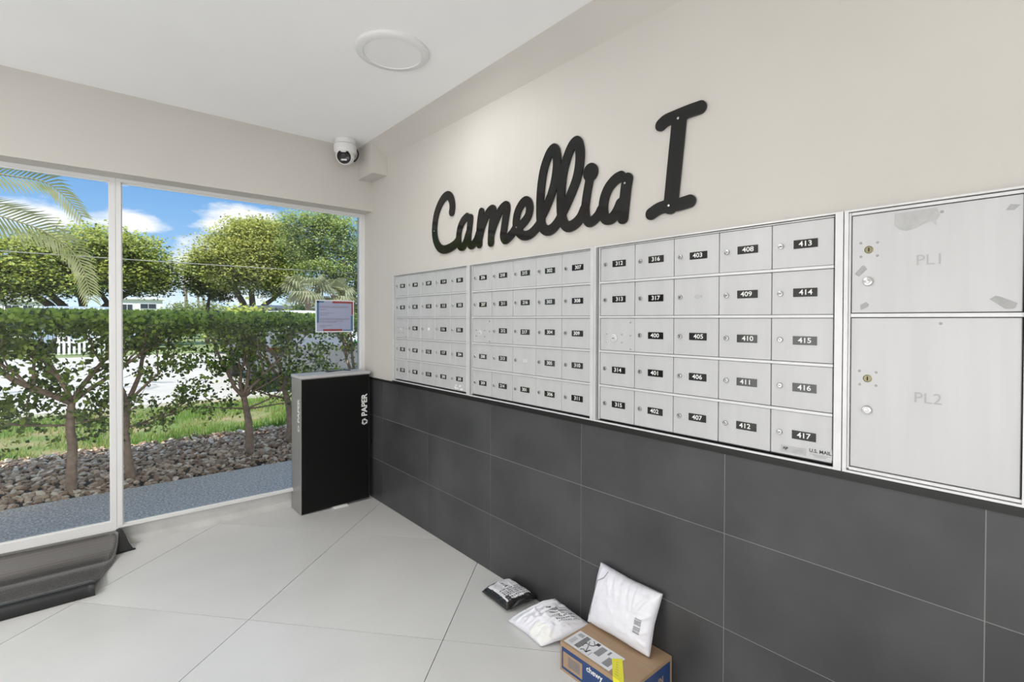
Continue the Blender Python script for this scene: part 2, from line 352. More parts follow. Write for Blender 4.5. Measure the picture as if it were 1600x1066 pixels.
# exterior / grout skin behind the tiles
obj('grout', B(0.0010, 0.013, YB, 0.176, 0, 0.8415), m_grout, wr, at=(0, 0, 0))
ROWS = [(0.0, 0.2845), (0.2845, 0.5865), (0.5865, 0.8415)]
k = 0; ycuts = [0.176, -0.157]
while ycuts[-1] > YB: ycuts.append(-0.757 - 0.6 * k); k += 1
ycuts[-1] = YB
for z0, z1 in ROWS:
    for ya, yb in zip(ycuts, ycuts[1:]):
        if ya - yb < 0.01: continue
        g = 0.0011
        obj('tile', B(0.0, 0.006, yb + g, ya - g, z0 + (g if z0 else 0), z1 - g), m_dtile, wr, at=(0, (ya + yb) / 2, (z0 + z1) / 2))
obj('trim_1', B(-0.010, 0.004, YB, 0.14, 0.8415, 0.853), m_black, kind='structure')
# beam over the windows + the facade above it (unseen, parapet height chosen to shade the path)
obj('wall_front', B(XL, 0.0, 0.0, 0.26, 2.0246, ZC + 0.15), m_wall, kind='structure')
obj('wall_facade', B(-13.0, 9.0, 0.0, 0.262, ZC + 0.15, ZR), m_bwhite, kind='structure')
obj('wall_exterior_right', B(0.25, 9.0, 0.0, 0.262, -0.1, ZC + 0.15), m_bwhite, kind='structure')  # unseen, extended sideways so the building shades more of the path
obj('wall_exterior_left', B(-13.0, XL - 0.15, 0.0, 0.262, -0.1, ZC + 0.15), m_bwhite, kind='structure')  # unseen extension to the left, likewise there for its shade
obj('ceiling', B(XL - 0.15, -0.1125, YB, 0.0, ZC, ZC + 0.15), m_ceil, kind='structure')
obj('roof', B(-13.0, 9.0, YB, 0.0, ZR - 0.3, ZR), m_roof, kind='structure')
obj('wall_left', B(XL - 0.15, XL, YB, 0.26, -0.1, ZC), m_wall, kind='structure')
obj('wall_back', B(XL, 0.0, YB - 0.15, YB, -0.1, ZC), m_wall, kind='structure')
# boxed-in corner under the cove
obj('trim_2', B(-0.104, -0.0005, -0.226, -0.0005, 2.231, ZC - 0.001), m_wall, kind='structure', bevel=0.002)
# low curb below the glass
obj('trim_3', B(XL, -0.0005, 0.178, 0.205, -0.1, 0.118), m_curb, kind='structure', bevel=0.002)
# windows: frame, glazing
def window(idx, x0, x1, zb, left_stile, right_stile):
    w = _link('window_%d' % idx, None, None, 'structure'); w.location = (x0, 0.15, 0.118); WL[w.name] = Vector(w.location)
    zt = 2.0240
    bm = bmesh.new()
    box(bm, x0, x1, 0.126, 0.176, zt - 0.018, zt)                 # head
    box(bm, x0, x1, 0.130, 0.176, 0.1185, zb)                      # bottom rail
    obj('window_frame', bm, m_frame, w, bevel=0.0012)
    bm = bmesh.new()
    for a, b in ((x0, x0 + left_stile), (x1 - right_stile, x1)):
        box(bm, a, b, 0.1262, 0.176, zb + 0.0002, zt - 0.0182)
    obj('window_stile', bm, m_frame, w, bevel=0.0015)
    bm = bmesh.new()                                              # slim glazing bead
    xa, xb, za, zz = x0 + left_stile, x1 - right_stile, zb, zt - 0.018
    for a in ((xa, xb, zz - 0.007, zz), (xa, xb, za, za + 0.007), (xa, xa + 0.006, za + 0.007, zz - 0.007), (xb - 0.006, xb, za + 0.007, zz - 0.007)):
        box(bm, a[0], a[1], 0.140, 0.150, a[2], a[3])
    obj('glazing_bead', bm, m_frame, w)
    obj('glass_pane', B(xa + 0.001, xb - 0.001, 0.152, 0.157, za + 0.001, zz - 0.001), m_glass, w)
window(1, -1.4195, -0.0005, 0.131, 0.0235, 0.028)
window(2, -2.90, -1.4205, 0.156, 0.0235, 0.0225)
window(3, XL + 0.001, -2.901, 0.156, 0.03, 0.0235)
# threshold skirting under the left-hand panes
obj('trim_4', B(XL, -1.415, 0.128, 0.178, 0.0, 0.118), m_frame, kind='structure', bevel=0.002)

# ------------------------------------------------------------------ ceiling lamps
def disc_lamp(x, y, label, power, visible_em):
    t = thing('ceiling_lamp', label, 'ceiling light', (x, y, ZC))
    bm = bmesh.new(); lathe(bm, [(0.158, 0.0), (0.158, -0.010), (0.150, -0.016), (0.126, -0.017), (0.124, -0.013)], (x, y, ZC), (0, 0, 1), 64, caps=False)
    obj('lamp_rim', bm, m_lampw, t, smooth=True)
    bm = bmesh.new(); lathe(bm, [(0.124, 0.0), (0.10, -0.0005), (0.0, -0.001)], (x, y, ZC - 0.0128), (0, 0, 1), 64, caps=False)
    m = MATS.get('diff%g' % visible_em) or mat('diff%g' % visible_em, (0.78, 0.78, 0.775), 0.5, emit=visible_em)
    obj('diffuser', bm, m, t, smooth=True)
    ld = bpy.data.lights.new('lamp_light', 'AREA'); ld.shape = 'DISK'; ld.size = 0.25; ld.energy = power; ld.color = (1.0, 0.99, 0.97)
    lo = bpy.data.objects.new('lamp_light', ld); COL.objects.link(lo); lo.parent = t; lo.location = (0, 0, -0.022)
    return t
disc_lamp(-0.512, -1.305, 'round white flush ceiling lamp above the mailboxes', 4, 0.05)
for (x, y, s) in ((-3.1, -1.3, 'unseen ceiling lamp added for fill over the rubber mat side'), (-2.7, -4.6, 'unseen ceiling lamp added for fill at the back of the lobby'),):
    disc_lamp(x, y, s, 30, 0.3)  # both lamps are out of view, added to even out the room light

# ------------------------------------------------------------------ security camera
cx, cy = -0.245, -0.118
t = thing('security_camera', 'white turret security camera on the ceiling in the corner above the window', 'security camera', (cx, cy, ZC))
bm = bmesh.new(); lathe(bm, [(0.062, 0), (0.066, -0.004), (0.066, -0.034), (0.060, -0.038), (0.056, -0.040)], (cx, cy, ZC), (0, 0, 1), 40)
obj('mount', bm, m_camw, t, smooth=True)
bm = bmesh.new(); lathe(bm, [(0.070, -0.040), (0.072, -0.046), (0.072, -0.078), (0.066, -0.088), (0.052, -0.098), (0.03, -0.104)], (cx, cy, ZC), (0, 0, 1), 40)
obj('housing', bm, m_camw, t, smooth=True)
dcam = (Vector((-1.45, -1.9, 1.3)) - Vector((cx, cy, 2.33))).normalized()
bc = Vector((cx, cy, ZC - 0.105))
bm = bmesh.new(); prof = [(0.060 * math.sin(a), -0.060 * math.cos(a)) for a in [math.pi * k / 14 for k in range(0, 11)]]
lathe(bm, [(max(r, 0.0005), h) for r, h in prof] + [(0.043, 0.041)], bc, dcam, 36)
ball = obj('eyeball', bm, m_camw, t, smooth=True)
bm = bmesh.new(); lathe(bm, [(0.044, 0.034), (0.044, 0.043), (0.040, 0.046), (0.036, 0.043), (0.0005, 0.0425)], bc, dcam, 36)
obj('lens_face', bm, m_lens, ball, smooth=True)
u_, v_, d_ = frame_of(dcam); upv = (Vector((0, 0, 1)) - d_ * d_.z).normalized(); rv = upv.cross(d_)
bm = bmesh.new(); lathe(bm, [(0.013, 0.042), (0.013, 0.047), (0.009, 0.048), (0.0005, 0.046)], bc + upv * 0.006, dcam, 24)
obj('lens', bm, m_lens, ball, smooth=True)
bm = bmesh.new(); c_ = bc + d_ * 0.0455 - upv * 0.019
quad(bm, c_, rv, upv, -0.017, 0.017, -0.005, 0.005); obj('light_bar', bm, m_label, ball)
bm = bmesh.new(); tube(bm, spline([(cx + 0.062, cy - 0.02, 2.395), (cx + 0.085, cy - 0.01, 2.37), (cx + 0.08, cy, 2.335), (cx + 0.07, cy + 0.02, 2.32), (cx + 0.09, cy + 0.05, 2.34)]), 0.005, 8)
obj('cable', bm, m_rubber, t)

# ------------------------------------------------------------------ mailbox banks
ZT, ZB = 1.5510, 0.8660
def lock_mesh(r=0.0078):
    bm = bmesh.new(); lathe(bm, [(r, 0), (r, 0.0045), (r * 0.86, 0.006), (r * 0.60, 0.0062), (r * 0.58, 0.0048), (0.0003, 0.0048)], (0, 0, 0), (-1, 0, 0), 20)
    box(bm, -0.0055, -0.0045, -0.0028, 0.0028, -0.0009, 0.0009, mi=1)
    me = bpy.data.meshes.new('lock'); bm.to_mesh(me); bm.free(); me.materials.append(m_chrome); me.materials.append(m_dark)
    for p in me.polygons: p.use_smooth = p.material_index == 0
    try: me.set_sharp_from_angle(angle=R(35))
    except Exception: pass
    return me
ME_LOCK = lock_mesh()
def rivet(bm, y, z, x, r=0.0032, mi=0): lathe(bm, [(r, 0), (r * 0.9, 0.0014), (r * 0.5, 0.002), (0.0002, 0.0021)], (x, y, z), (-1, 0, 0), 10, mi=mi)
def door_mesh(w, h, master=False):
    bm = B(0.0, 0.010, -w / 2, w / 2, -h / 2, h / 2)
    bmesh.ops.bevel(bm, geom=list(bm.edges), offset=0.0012, segments=1, affect='EDGES')
    me = bpy.data.meshes.new('mailbox_door'); bm.to_mesh(me); bm.free(); me.materials.append(m_door); return me
CW = 0.1590; DW = CW - 0.0022; ROWH = 0.1330; BAR = 0.0075
def row_z(r): a = 1.541 - ROWH * r; return a - ROWH + BAR / 2 + (0 if r < 4 else -0.002), a - (BAR / 2 if r else 0)
random.seed(11)
def frame_ring(bm, y1, y0, depth=0.022):
    """y1 > y0; outer ring of a bank: outer lip, dark reveal, inner rail"""
    for a in ((y1 - 0.009, y1), (y0, y0 + 0.018)): box(bm, -depth, 0.0, a[0], a[1], ZB, ZT)
    box(bm, -depth, 0.0, y0 + 0.018, y1 - 0.009, ZT - 0.0045, ZT)
    box(bm, -depth, 0.0, y0 + 0.018, y1 - 0.009, ZB, ZB + 0.0055)
def bank(i, nums, label):
    L = -0.352 - 0.8433 * i; Rr = L - 0.8433 + 0.0012
    t = thing('mailbox_bank', label, 'mailboxes', (0, (L + Rr) / 2, ZB), 'banks of numbered mailboxes on the wall')
    bm = bmesh.new(); frame_ring(bm, L, Rr); obj('frame', bm, m_alu, t, bevel=0.001)
    d0 = L - 0.0245                                       # left edge of the door field
    d1 = d0 - 5 * CW
    bm = bmesh.new(); box(bm, -0.004, 0.0, Rr + 0.018, L - 0.009, ZB + 0.0055, ZT - 0.0045); obj('back_panel', bm, m_recess, t)
    bm = bmesh.new()                                      # inner stiles and rails
    box(bm, -0.014, -0.004, d0 + 0.0008, d0 + 0.0065, ZB + 0.010, ZT - 0.0065)
    box(bm, -0.012, -0.004, d1 + 0.0003, d0 + 0.0008, 1.5415, ZT - 0.0065)
    box(bm, -0.016, -0.004, d1 + 0.0003, d0 + 0.0008, ZB + 0.0075, 0.8735)
    obj('inner_frame', bm, m_alu, t)
    for r in range(1, 5):
        zc = 1.541 - ROWH * r; bm = B(-0.0165, -0.004, d1, d0, zc - BAR / 2, zc + BAR / 2)
        obj('rail', bm, m_alu, t, at=(0, (d0 + d1) / 2, zc), bevel=0.001)
    meshes = {}
    for c in range(5):
        for r in range(5):
            z0, z1 = row_z(r); z0 += 0.0012; z1 -= 0.0012; h = round(z1 - z0, 4)
            yc = d0 - CW * (c + 0.5); zc = (z0 + z1) / 2
            s = nums[c][r]
            if h not in meshes: meshes[h] = door_mesh(DW, h)
            o = inst('door', meshes[h], t, (-0.0125 + (0.0 if s != 'M' else 0.001), yc, zc), (0, R(random.uniform(-0.35, 0.35)), R(random.uniform(-0.55, 0.55))))
            yl = d0 - CW * c
            if s == 'M':
                bm = bmesh.new(); x = -0.0127
                lathe(bm, [(0.0155, 0), (0.0155, 0.0015), (0.0135, 0.003), (0.0118, 0.003), (0.0116, 0.0018), (0.0095, 0.0018), (0.0095, 0.0035), (0.0003, 0.0038)], (x, yl - 0.065, zc - 0.014), (-1, 0, 0), 24)
                box(bm, x - 0.0045, x - 0.0036, yl - 0.069, yl - 0.061, zc - 0.0152, zc - 0.0128, mi=1)
                obj('carrier_lock', bm, [m_alu, m_dark], o, smooth=True)
                bm = bmesh.new()
                for dy, dz in ((0.033, 0.001), (0.033, -0.029), (0.103, 0.001), (0.103, -0.030), (0.142, 0.046), (0.142, -0.003), (0.142, -0.053)): rivet(bm, yl - dy, zc + dz, x)
                obj('rivets', bm, m_chrome, o, kind='stuff', smooth=True)
                continue
            inst('lock', ME_LOCK, o, (-0.0127, yl - 0.0255 + random.uniform(-.001, .001), zc + random.uniform(-.001, .001)), (R(random.uniform(-60, 60)), 0, 0))
            yp, zp = yl - 0.089, zc + random.uniform(-0.0015, 0.0015); x = -0.0127
            if i == 0 and (c, r) == (2, 2):
                bm = bmesh.new(); lathe(bm, [(0.009, 0), (0.009, 0.0004)], (x, yp, zp), (-1, 0, 0), 16); obj('old_glue_spot', bm, m_white, o); continue
            if s in ('300', '404'):
                bm = bmesh.new(); add_text(bm, s, 0.020, (x - 0.0003, yp, zp), (0, -1, 0), (0, 0, 1)); obj('faint_number', bm, m_white if s == '300' else m_emb, o); continue
            bm = B(x - 0.0012, x, yp - 0.0305, yp + 0.0305, zp - 0.0120, zp + 0.0120)
            add_text(bm, s, 0.0205, (x - 0.0015, yp - random.uniform(-0.004, 0.004), zp), (0, -1, 0), (0, 0, 1), mi=1, bold=0.0003, sx=1.12)
            obj('number_plate', bm, [m_plate, m_white], o, at=(x, yp, zp))
            if s == '417':
                bm = bmesh.new(); yy = lambda a: yl - a
                box(bm, x - 0.0005, x, -2.858, -2.799, 0.886, 0.914)
                add_text(bm, 'U.S. MAIL', 0.0135, (x - 0.0008, -2.829, 0.9035), (0, -1, 0), (0, 0, 1), mi=1, bold=0.0003, sx=0.98)
                for q, w_ in ((0.8945, 0.050), (0.8915, 0.036), (0.8885, 0.028)): box(bm, x - 0.0008, x - 0.0005, -2.829 - w_ / 2, -2.829 + w_ / 2, q - 0.0004, q + 0.0004, mi=2)
                obj('postal_sticker', bm, [m_door, m_ink, m_grey_ink], o)
                bm = bmesh.new(); box(bm, x - 0.0005, x, -2.794, -2.728, 0.886, 0.905)
                add_text(bm, 'AJP', 0.0095, (x - 0.0008, -2.741, 0.8975), (0, -1, 0), (0, 0, 1), mi=1, bold=0.0004)
                for q in (0.8985, 0.8955, 0.892): box(bm, x - 0.0008, x - 0.0005, -2.786, -2.756, q - 0.0004, q + 0.0004, mi=2)
                obj('maker_sticker', bm, [m_resl, m_ink, m_resid], o)
            if s == '205':
                bm = bmesh.new(); random.seed(5)
                for q in range(9):
                    a, b_ = yl - random.uniform(.04, .13), z0 + random.uniform(.008, .035)
                    prism(bm, [(a + .012 * math.cos(k) * random.uniform(.4, 1), b_ + .006 * math.sin(k) * random.uniform(.4, 1)) for k in (0, 1, 2, 3, 4, 5)], 0, x - 0.0004, x)
                obj('sticker_residue', bm, m_white, o); random.seed(77)
N1 = [['100', '101', 'M', '102', '103'], ['104', '105', '106', '107', '108'], ['109', '110', '111', '112', '113'], ['114', '115', '116', '117', '200'], ['201', '202', '203', '204', '205']]
N2 = [['206', '207', 'M', '208', '209'], ['210', '211', '212', '213', '214'], ['215', '216', '217', '300', '301'], ['302', '303', '304', '305', '306'], ['307', '308', '309', '310', '311']]
N3 = [['312', '313', 'M', '314', '315'], ['316', '317', '400', '401', '402'], ['403', '404', '405', '406', '407'], ['408', '409', '410', '411', '412'], ['413', '414', '415', '416', '417']]
bank(0, N1, 'silver mailbox bank nearest the window, numbers 100 to 205')
bank(1, N2, 'middle silver mailbox bank under the word sign, numbers 206 to 311')
bank(2, N3, 'silver mailbox bank beside the parcel lockers, numbers 312 to 417 with US mail sticker')
# parcel locker
L = -2.8832; Rr = -3.232
t = thing('parcel_locker', 'silver parcel locker with two large doors marked PL1 and PL2', 'parcel locker', (0, (L + Rr) / 2, ZB))
bm = bmesh.new(); frame_ring(bm, L, Rr); obj('frame', bm, m_alu, t, bevel=0.001)
obj('back_panel', B(-0.004, 0.0, Rr + 0.018, L - 0.009, ZB + 0.0055, ZT - 0.0045), m_recess, t)
bm = bmesh.new(); box(bm, -0.016, -0.004, L - 0.0135, L - 0.0095, ZB + 0.010, ZT - 0.0065)
box(bm, -0.014, -0.004, Rr + 0.0185, L - 0.0140, 1.5375, ZT - 0.0065); box(bm, -0.017, -0.004, Rr + 0.0185, L - 0.0140, ZB + 0.0075, 0.8805); obj('inner_frame', bm, m_alu, t)
obj('rail', B(-0.0155, -0.004, Rr + 0.0185, L - 0.0145, 1.2725, 1.2815), m_alu, t, bevel=0.001)
yA, yB = -2.8985, -3.2105
for nm, z0, z1, brz, chz in (('PL1', 1.2835, 1.5355, 1.445, 1.364), ('PL2', 0.8825, 1.2705, 1.115, 1.034)):
    h = z1 - z0; o = inst('door', door_mesh(yA - yB, h), t, (-0.0125, (yA + yB) / 2, (z0 + z1) / 2), None); x = -0.0127
    bm = bmesh.new(); lathe(bm, [(0.0095, 0), (0.0095, 0.0012), (0.0085, 0.0018), (0.0080, 0.0008), (0.0003, 0.0010)], (x, -2.935, brz), (-1, 0, 0), 24)
    box(bm, x - 0.0022, x - 0.0012, -2.9362, -2.9338, brz - 0.005, brz + 0.005, mi=1); obj('brass_lock', bm, [m_brass, m_dark], o, smooth=True)
    bm = bmesh.new(); lathe(bm, [(0.0115, 0), (0.0115, 0.004), (0.0100, 0.0075), (0.0065, 0.008), (0.0063, 0.006), (0.0045, 0.006), (0.0040, 0.0085), (0.0003, 0.009)], (x, -2.935, chz), (-1, 0, 0), 24)
    obj('chrome_lock', bm, m_chrome, o, smooth=True)
    bm = bmesh.new()
    for a, b_ in ((-2.9175, .0185), (-2.953, .017), (-2.918, -.0165), (-2.953, -.0165)): rivet(bm, a, brz + b_, x)
    if nm == 'PL1': rivet(bm, -3.077, 1.519, x, 0.0034)
    else: rivet(bm, -3.077, 1.257, x, 0.0034)
    obj('rivets', bm, m_resid, o, kind='stuff', smooth=True)
    if nm == 'PL2':
        bm = bmesh.new(); add_text(bm, nm, 0.036, (x - 0.0004, -3.055, 1.077), (0, -1, 0), (0, 0, 1), sx=1.0); obj('embossed_number', bm, m_emb, o)
    else:
        bm = bmesh.new(); add_text(bm, nm, 0.036, (x - 0.0004, -3.056, 1.408), (0, -1, 0), (0, 0, 1), sx=1.0); obj('embossed_number', bm, m_emb, o)
        bm = bmesh.new()
        prism(bm, [(-2.988, 1.528), (-3.068, 1.530), (-3.073, 1.512), (-3.066, 1.499), (-3.069, 1.488), (-3.062, 1.494), (-3.058, 1.500), (-3.04, 1.494), (-3.028, 1.487), (-3.010, 1.483), (-2.996, 1.489), (-2.987, 1.501)], 0, x - 0.0005, x)
        obj('adhesive_residue', bm, m_resl, o)
        for pts in ([(-2.905, 1.385), (-2.914, 1.377), (-2.932, 1.396), (-2.926, 1.405), (-2.921, 1.405)], [(-2.918, 1.304), (-2.930, 1.311), (-2.937, 1.305), (-2.934, 1.298), (-2.919, 1.291)], [(-3.159, 1.312), (-3.169, 1.319), (-3.176, 1.317), (-3.203, 1.302), (-3.200, 1.292), (-3.196, 1.290), (-3.184, 1.290)], [(-3.183, 1.505), (-3.190, 1.517), (-3.205, 1.513), (-3.196, 1.503)]):
            bm = bmesh.new(); prism(bm, pts, 0, x - 0.0005, x); obj('tape_residue', bm, m_resid, o)
obj('trim_5', B(-0.020, -0.0002, Rr - 0.01, -0.34, 0.8535, ZB - 0.0005), m_black, kind='structure')

# ------------------------------------------------------------------ wall lettering
def outline_curve(name, strokes, discs, mt, parent, x0=-0.0095, x1=-0.0022, h=0.0022):
    """union of thick pen strokes: distance field -> contour loops -> filled, extruded sheet"""
    import numpy as np
    segs = []
    for w, p in strokes:
        P = spline([(a, b, 0) for a, b in p], 6)
        segs += [(P[i].x, P[i].y, P[i + 1].x, P[i + 1].y, w / 2) for i in range(len(P) - 1)]
    segs += [(a, b, a, b, r) for a, b, r in discs]
    ys = [s[0] for s in segs] + [s[2] for s in segs]; zs = [s[1] for s in segs] + [s[3] for s in segs]; m = 0.045
    gy = np.arange(min(ys) - m, max(ys) + m, h); gz = np.arange(min(zs) - m, max(zs) + m, h); Y, Z = np.meshgrid(gy, gz, indexing='ij'); D = np.full(Y.shape, 9.0)
    for a, b, c, d, r in segs:
        vx, vy = c - a, d - b; L2 = vx * vx + vy * vy; t = np.clip(((Y - a) * vx + (Z - b) * vy) / L2, 0, 1) if L2 > 1e-12 else 0.0
        D = np.minimum(D, np.hypot(Y - a - t * vx, Z - b - t * vy) - r)
    nxt = {}
    def ip(i, j, k, l):
        f = D[i, j] / (D[i, j] - D[k, l]); return (gy[i] + (gy[k] - gy[i]) * f, gz[j] + (gz[l] - gz[j]) * f)
    pos = {}
    S_ = D < 0
    I, J = np.nonzero((S_[:-1, :-1] != S_[1:, :-1]) | (S_[:-1, :-1] != S_[:-1, 1:]) | (S_[1:, 1:] != S_[1:, :-1]) | (S_[1:, 1:] != S_[:-1, 1:]))
    for i, j in zip(I.tolist(), J.tolist()):
        c = [(i, j), (i + 1, j), (i + 1, j + 1), (i, j + 1)]; ent, ext = [], []
        for q in range(4):
            a, b = c[q], c[(q + 1) % 4]; ia, ib = S_[a], S_[b]
            if ia != ib:
                key = (min(a, b), max(a, b)); pos.setdefault(key, ip(*a, *b)); (ext if ia else ent).append(key)
        for a, b in zip(ent, ext): nxt[a] = b
    loops = []
    while nxt:
        k0 = next(iter(nxt)); k = k0; lp = []
        while k in nxt: lp.append(pos[k]); k = nxt.pop(k)
        if len(lp) > 8: loops.append(lp)
    cu = bpy.data.curves.new(name, 'CURVE'); cu.dimensions = '2D'; cu.fill_mode = 'BOTH'; cu.extrude = (x1 - x0) / 2
    for lp in loops:
        n = len(lp); lp = [tuple((lp[(i - 1) % n][q] + lp[i][q] * 2 + lp[(i + 1) % n][q]) / 4 for q in (0, 1)) for i in range(n)]; lp = lp[::2]
        sp = cu.splines.new('POLY'); sp.points.add(len(lp) - 1); sp.use_cyclic_u = True
        for q, (a, b) in zip(sp.points, lp): q.co = (-a, b, 0, 1)
    tmp = bpy.data.objects.new('tmp', cu); COL.objects.link(tmp); dg = bpy.context.evaluated_depsgraph_get()
    me = bpy.data.meshes.new_from_object(tmp.evaluated_get(dg)); bpy.data.objects.remove(tmp); bpy.data.curves.remove(cu)
    # local X -> world -y, local Y -> world z, local Z -> world -x
    me.transform(Matrix(((0, 0, -1, (x0 + x1) / 2), (-1, 0, 0, 0), (0, 1, 0, 0), (0, 0, 0, 1)))); me.name = name
    return obj(name, me, mt, parent)
CAM= [(0.048, [(-1.014, 1.857), (-1.02, 1.89), (-1.008, 1.929), (-0.981, 1.954), (-0.937, 1.95), (-0.891, 1.917), (-0.858, 1.873), (-0.841, 1.822), (-0.836, 1.769), (-0.85, 1.718), (-0.884, 1.678), (-0.933, 1.658), (-0.99, 1.66), (-1.044, 1.673), (-1.075, 1.691)]), (0.042, [(-1.159, 1.808), (-1.125, 1.793), (-1.097, 1.764), (-1.084, 1.728), (-1.081, 1.69), (-1.093, 1.661), (-1.117, 1.652), (-1.136, 1.663), (-1.154, 1.687), (-1.171, 1.72)]), (0.042, [(-1.19, 1.797), (-1.183, 1.756), (-1.174, 1.708), (-1.174, 1.675), (-1.196, 1.652), (-1.222, 1.659), (-1.244, 1.679), (-1.259, 1.705)]), (0.044, [(-1.285, 1.812), (-1.274, 1.77), (-1.268, 1.724), (-1.267, 1.684), (-1.267, 1.651)]), (0.044, [(-1.271, 1.687), (-1.29, 1.732), (-1.313, 1.769), (-1.342, 1.799), (-1.366, 1.811), (-1.381, 1.808), (-1.381, 1.785), (-1.372, 1.744), (-1.365, 1.699), (-1.363, 1.648)]), (0.044, [(-1.367, 1.691), (-1.386, 1.727), (-1.41, 1.761), (-1.437, 1.793), (-1.465, 1.809), (-1.484, 1.809), (-1.485, 1.787), (-1.475, 1.744), (-1.465, 1.7), (-1.46, 1.667), (-1.475, 1.648), (-1.501, 1.656), (-1.528, 1.673), (-1.553, 1.696)]), (0.044, [(-1.547, 1.687), (-1.596, 1.705), (-1.633, 1.732), (-1.647, 1.764), (-1.643, 1.791), (-1.625, 1.807), (-1.597, 1.8), (-1.569, 1.772), (-1.556, 1.739), (-1.555, 1.704), (-1.574, 1.671), (-1.61, 1.65), (-1.651, 1.652), (-1.69, 1.672), (-1.725, 1.701)]), (0.046, [(-1.722, 1.716), (-1.749, 1.749), (-1.782, 1.8), (-1.804, 1.851), (-1.817, 1.908), (-1.819, 1.951), (-1.811, 1.986), (-1.797, 1.999), (-1.772, 1.984), (-1.743, 1.935), (-1.727, 1.881), (-1.719, 1.826), (-1.716, 1.769), (-1.718, 1.711), (-1.733, 1.671), (-1.763, 1.653), (-1.794, 1.658), (-1.824, 1.679), (-1.847, 1.705)]), (0.046, [(-1.848, 1.71), (-1.874, 1.746), (-1.905, 1.794), (-1.931, 1.842), (-1.945, 1.892), (-1.949, 1.944), (-1.941, 1.981), (-1.928, 1.995), (-1.905, 1.984), (-1.877, 1.942), (-1.856, 1.886), (-1.846, 1.829), (-1.842, 1.77), (-1.845, 1.715), (-1.861, 1.671), (-1.888, 1.652), (-1.923, 1.659), (-1.954, 1.68), (-1.974, 1.711)]), (0.04, [(-1.999, 1.821), (-1.995, 1.805), (-1.988, 1.775), (-1.981, 1.739), (-1.978, 1.708), (-1.982, 1.677), (-1.998, 1.655), (-2.02, 1.658), (-2.044, 1.674), (-2.059, 1.694)]), (0.043, [(-2.153, 1.803), (-2.13, 1.798), (-2.1, 1.777), (-2.081, 1.749), (-2.071, 1.716), (-2.071, 1.683), (-2.079, 1.659), (-2.096, 1.651), (-2.116, 1.655), (-2.136, 1.675), (-2.152, 1.702)]), (0.046, [(-2.183, 1.788), (-2.177, 1.758), (-2.172, 1.722), (-2.167, 1.682), (-2.163, 1.646)])]
III= [(0.054, [(-2.394, 1.95), (-2.363, 1.655)]), (0.044, [(-2.324, 1.946), (-2.343, 1.955), (-2.382, 1.958), (-2.427, 1.96), (-2.469, 1.96)]), (0.044, [(-2.286, 1.642), (-2.319, 1.655), (-2.357, 1.658), (-2.394, 1.656), (-2.434, 1.66)])]

t = thing('wall_sign', 'glossy black script lettering reading Camellia above the mailboxes', 'sign', (0, -1.5, 1.63))
outline_curve('lettering', CAM, [(-2.005, 1.852, 0.037)], m_acryl, t)
for y, z in ((-0.836, 1.775), (-2.173, 1.774), (-1.56, 1.695)):
    bm = bmesh.new(); lathe(bm, [(0.0045, 0), (0.0042, 0.0012), (0.0003, 0.0016)], (-0.0096, y, z), (-1, 0, 0), 12); obj('screw', bm, m_chrome, t)
t = thing('wall_numeral', 'large glossy black numeral I to the right of the script sign', 'sign', (0, -2.38, 1.63))
outline_curve('lettering', III, [], m_acryl, t)
for y, z in ((-2.391, 1.948), (-2.357, 1.658)):
    bm = bmesh.new(); lathe(bm, [(0.0045, 0), (0.0042, 0.0012), (0.0003, 0.0016)], (-0.0096, y, z), (-1, 0, 0), 12); obj('screw', bm, m_chrome, t)

# ------------------------------------------------------------------ paper recycling bin
x0, x1, y0, y1 = -0.500, -0.036, -0.030, 0.166
t = thing('recycling_bin', 'tall black paper recycling bin with grey lid in front of the window', 'recycling bin', ((x0 + x1) / 2, (y0 + y1) / 2, 0))
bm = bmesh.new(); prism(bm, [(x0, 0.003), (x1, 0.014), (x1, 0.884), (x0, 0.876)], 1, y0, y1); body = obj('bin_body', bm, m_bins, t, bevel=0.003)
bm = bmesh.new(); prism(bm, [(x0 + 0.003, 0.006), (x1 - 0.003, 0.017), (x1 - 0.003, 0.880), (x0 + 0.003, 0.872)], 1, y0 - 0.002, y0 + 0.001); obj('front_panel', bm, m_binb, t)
bm = bmesh.new(); prism(bm, [(x0 - 0.004, 0.877), (x1 + 0.004, 0.885), (x1 + 0.004, 0.902), (x0 - 0.004, 0.897)], 1, y0 - 0.005, y1 + 0.004); lid = obj('lid', bm, m_bint, t, bevel=0.004)
bm = bmesh.new(); prism(bm, [(-0.40, 0.8975), (-0.30, 0.904), (-0.20, 0.909), (-0.10, 0.9015)], 1, 0.02, 0.125); obj('slot_surround', bm, m_bint, lid, bevel=0.002)
bm = bmesh.new(); box(bm, -0.30, -0.14, 0.045, 0.10, 0.9045, 0.9095); obj('slot', bm, m_dark, lid)
def recycle(bm, O, X, Y, s, mi=0):
    """three chasing arrows"""
    X = Vector(X); Y = Vector(Y); O = Vector(O)
    for k in range(3):
        a = math.pi / 2 + k * 2 * math.pi / 3; ca, sa = math.cos(a), math.sin(a)
        def P(u, v): return O + X * ((u * ca - v * sa) * s) + Y * ((u * sa + v * ca) * s)
        bm.faces.new([bm.verts.new(P(*p)) for p in ((0.30, -0.55), (0.52, -0.42), (0.52, 0.18), (0.30, 0.18))]).material_index = mi
        bm.faces.new([bm.verts.new(P(*p)) for p in ((0.12, 0.15), (0.70, 0.15), (0.36, 0.55))]).material_index = mi
bm = bmesh.new(); add_text(bm, 'PAPER', 0.055, (-0.073, y0 - 0.0026, 0.667), (0, 0, 1), (-1, 0, 0), bold=0.0020, sx=1.0); recycle(bm, (-0.073, y0 - 0.0026, 0.552), (0, 0, 1), (-1, 0, 0), 0.034)
obj('paper_lettering', bm, m_white, t)
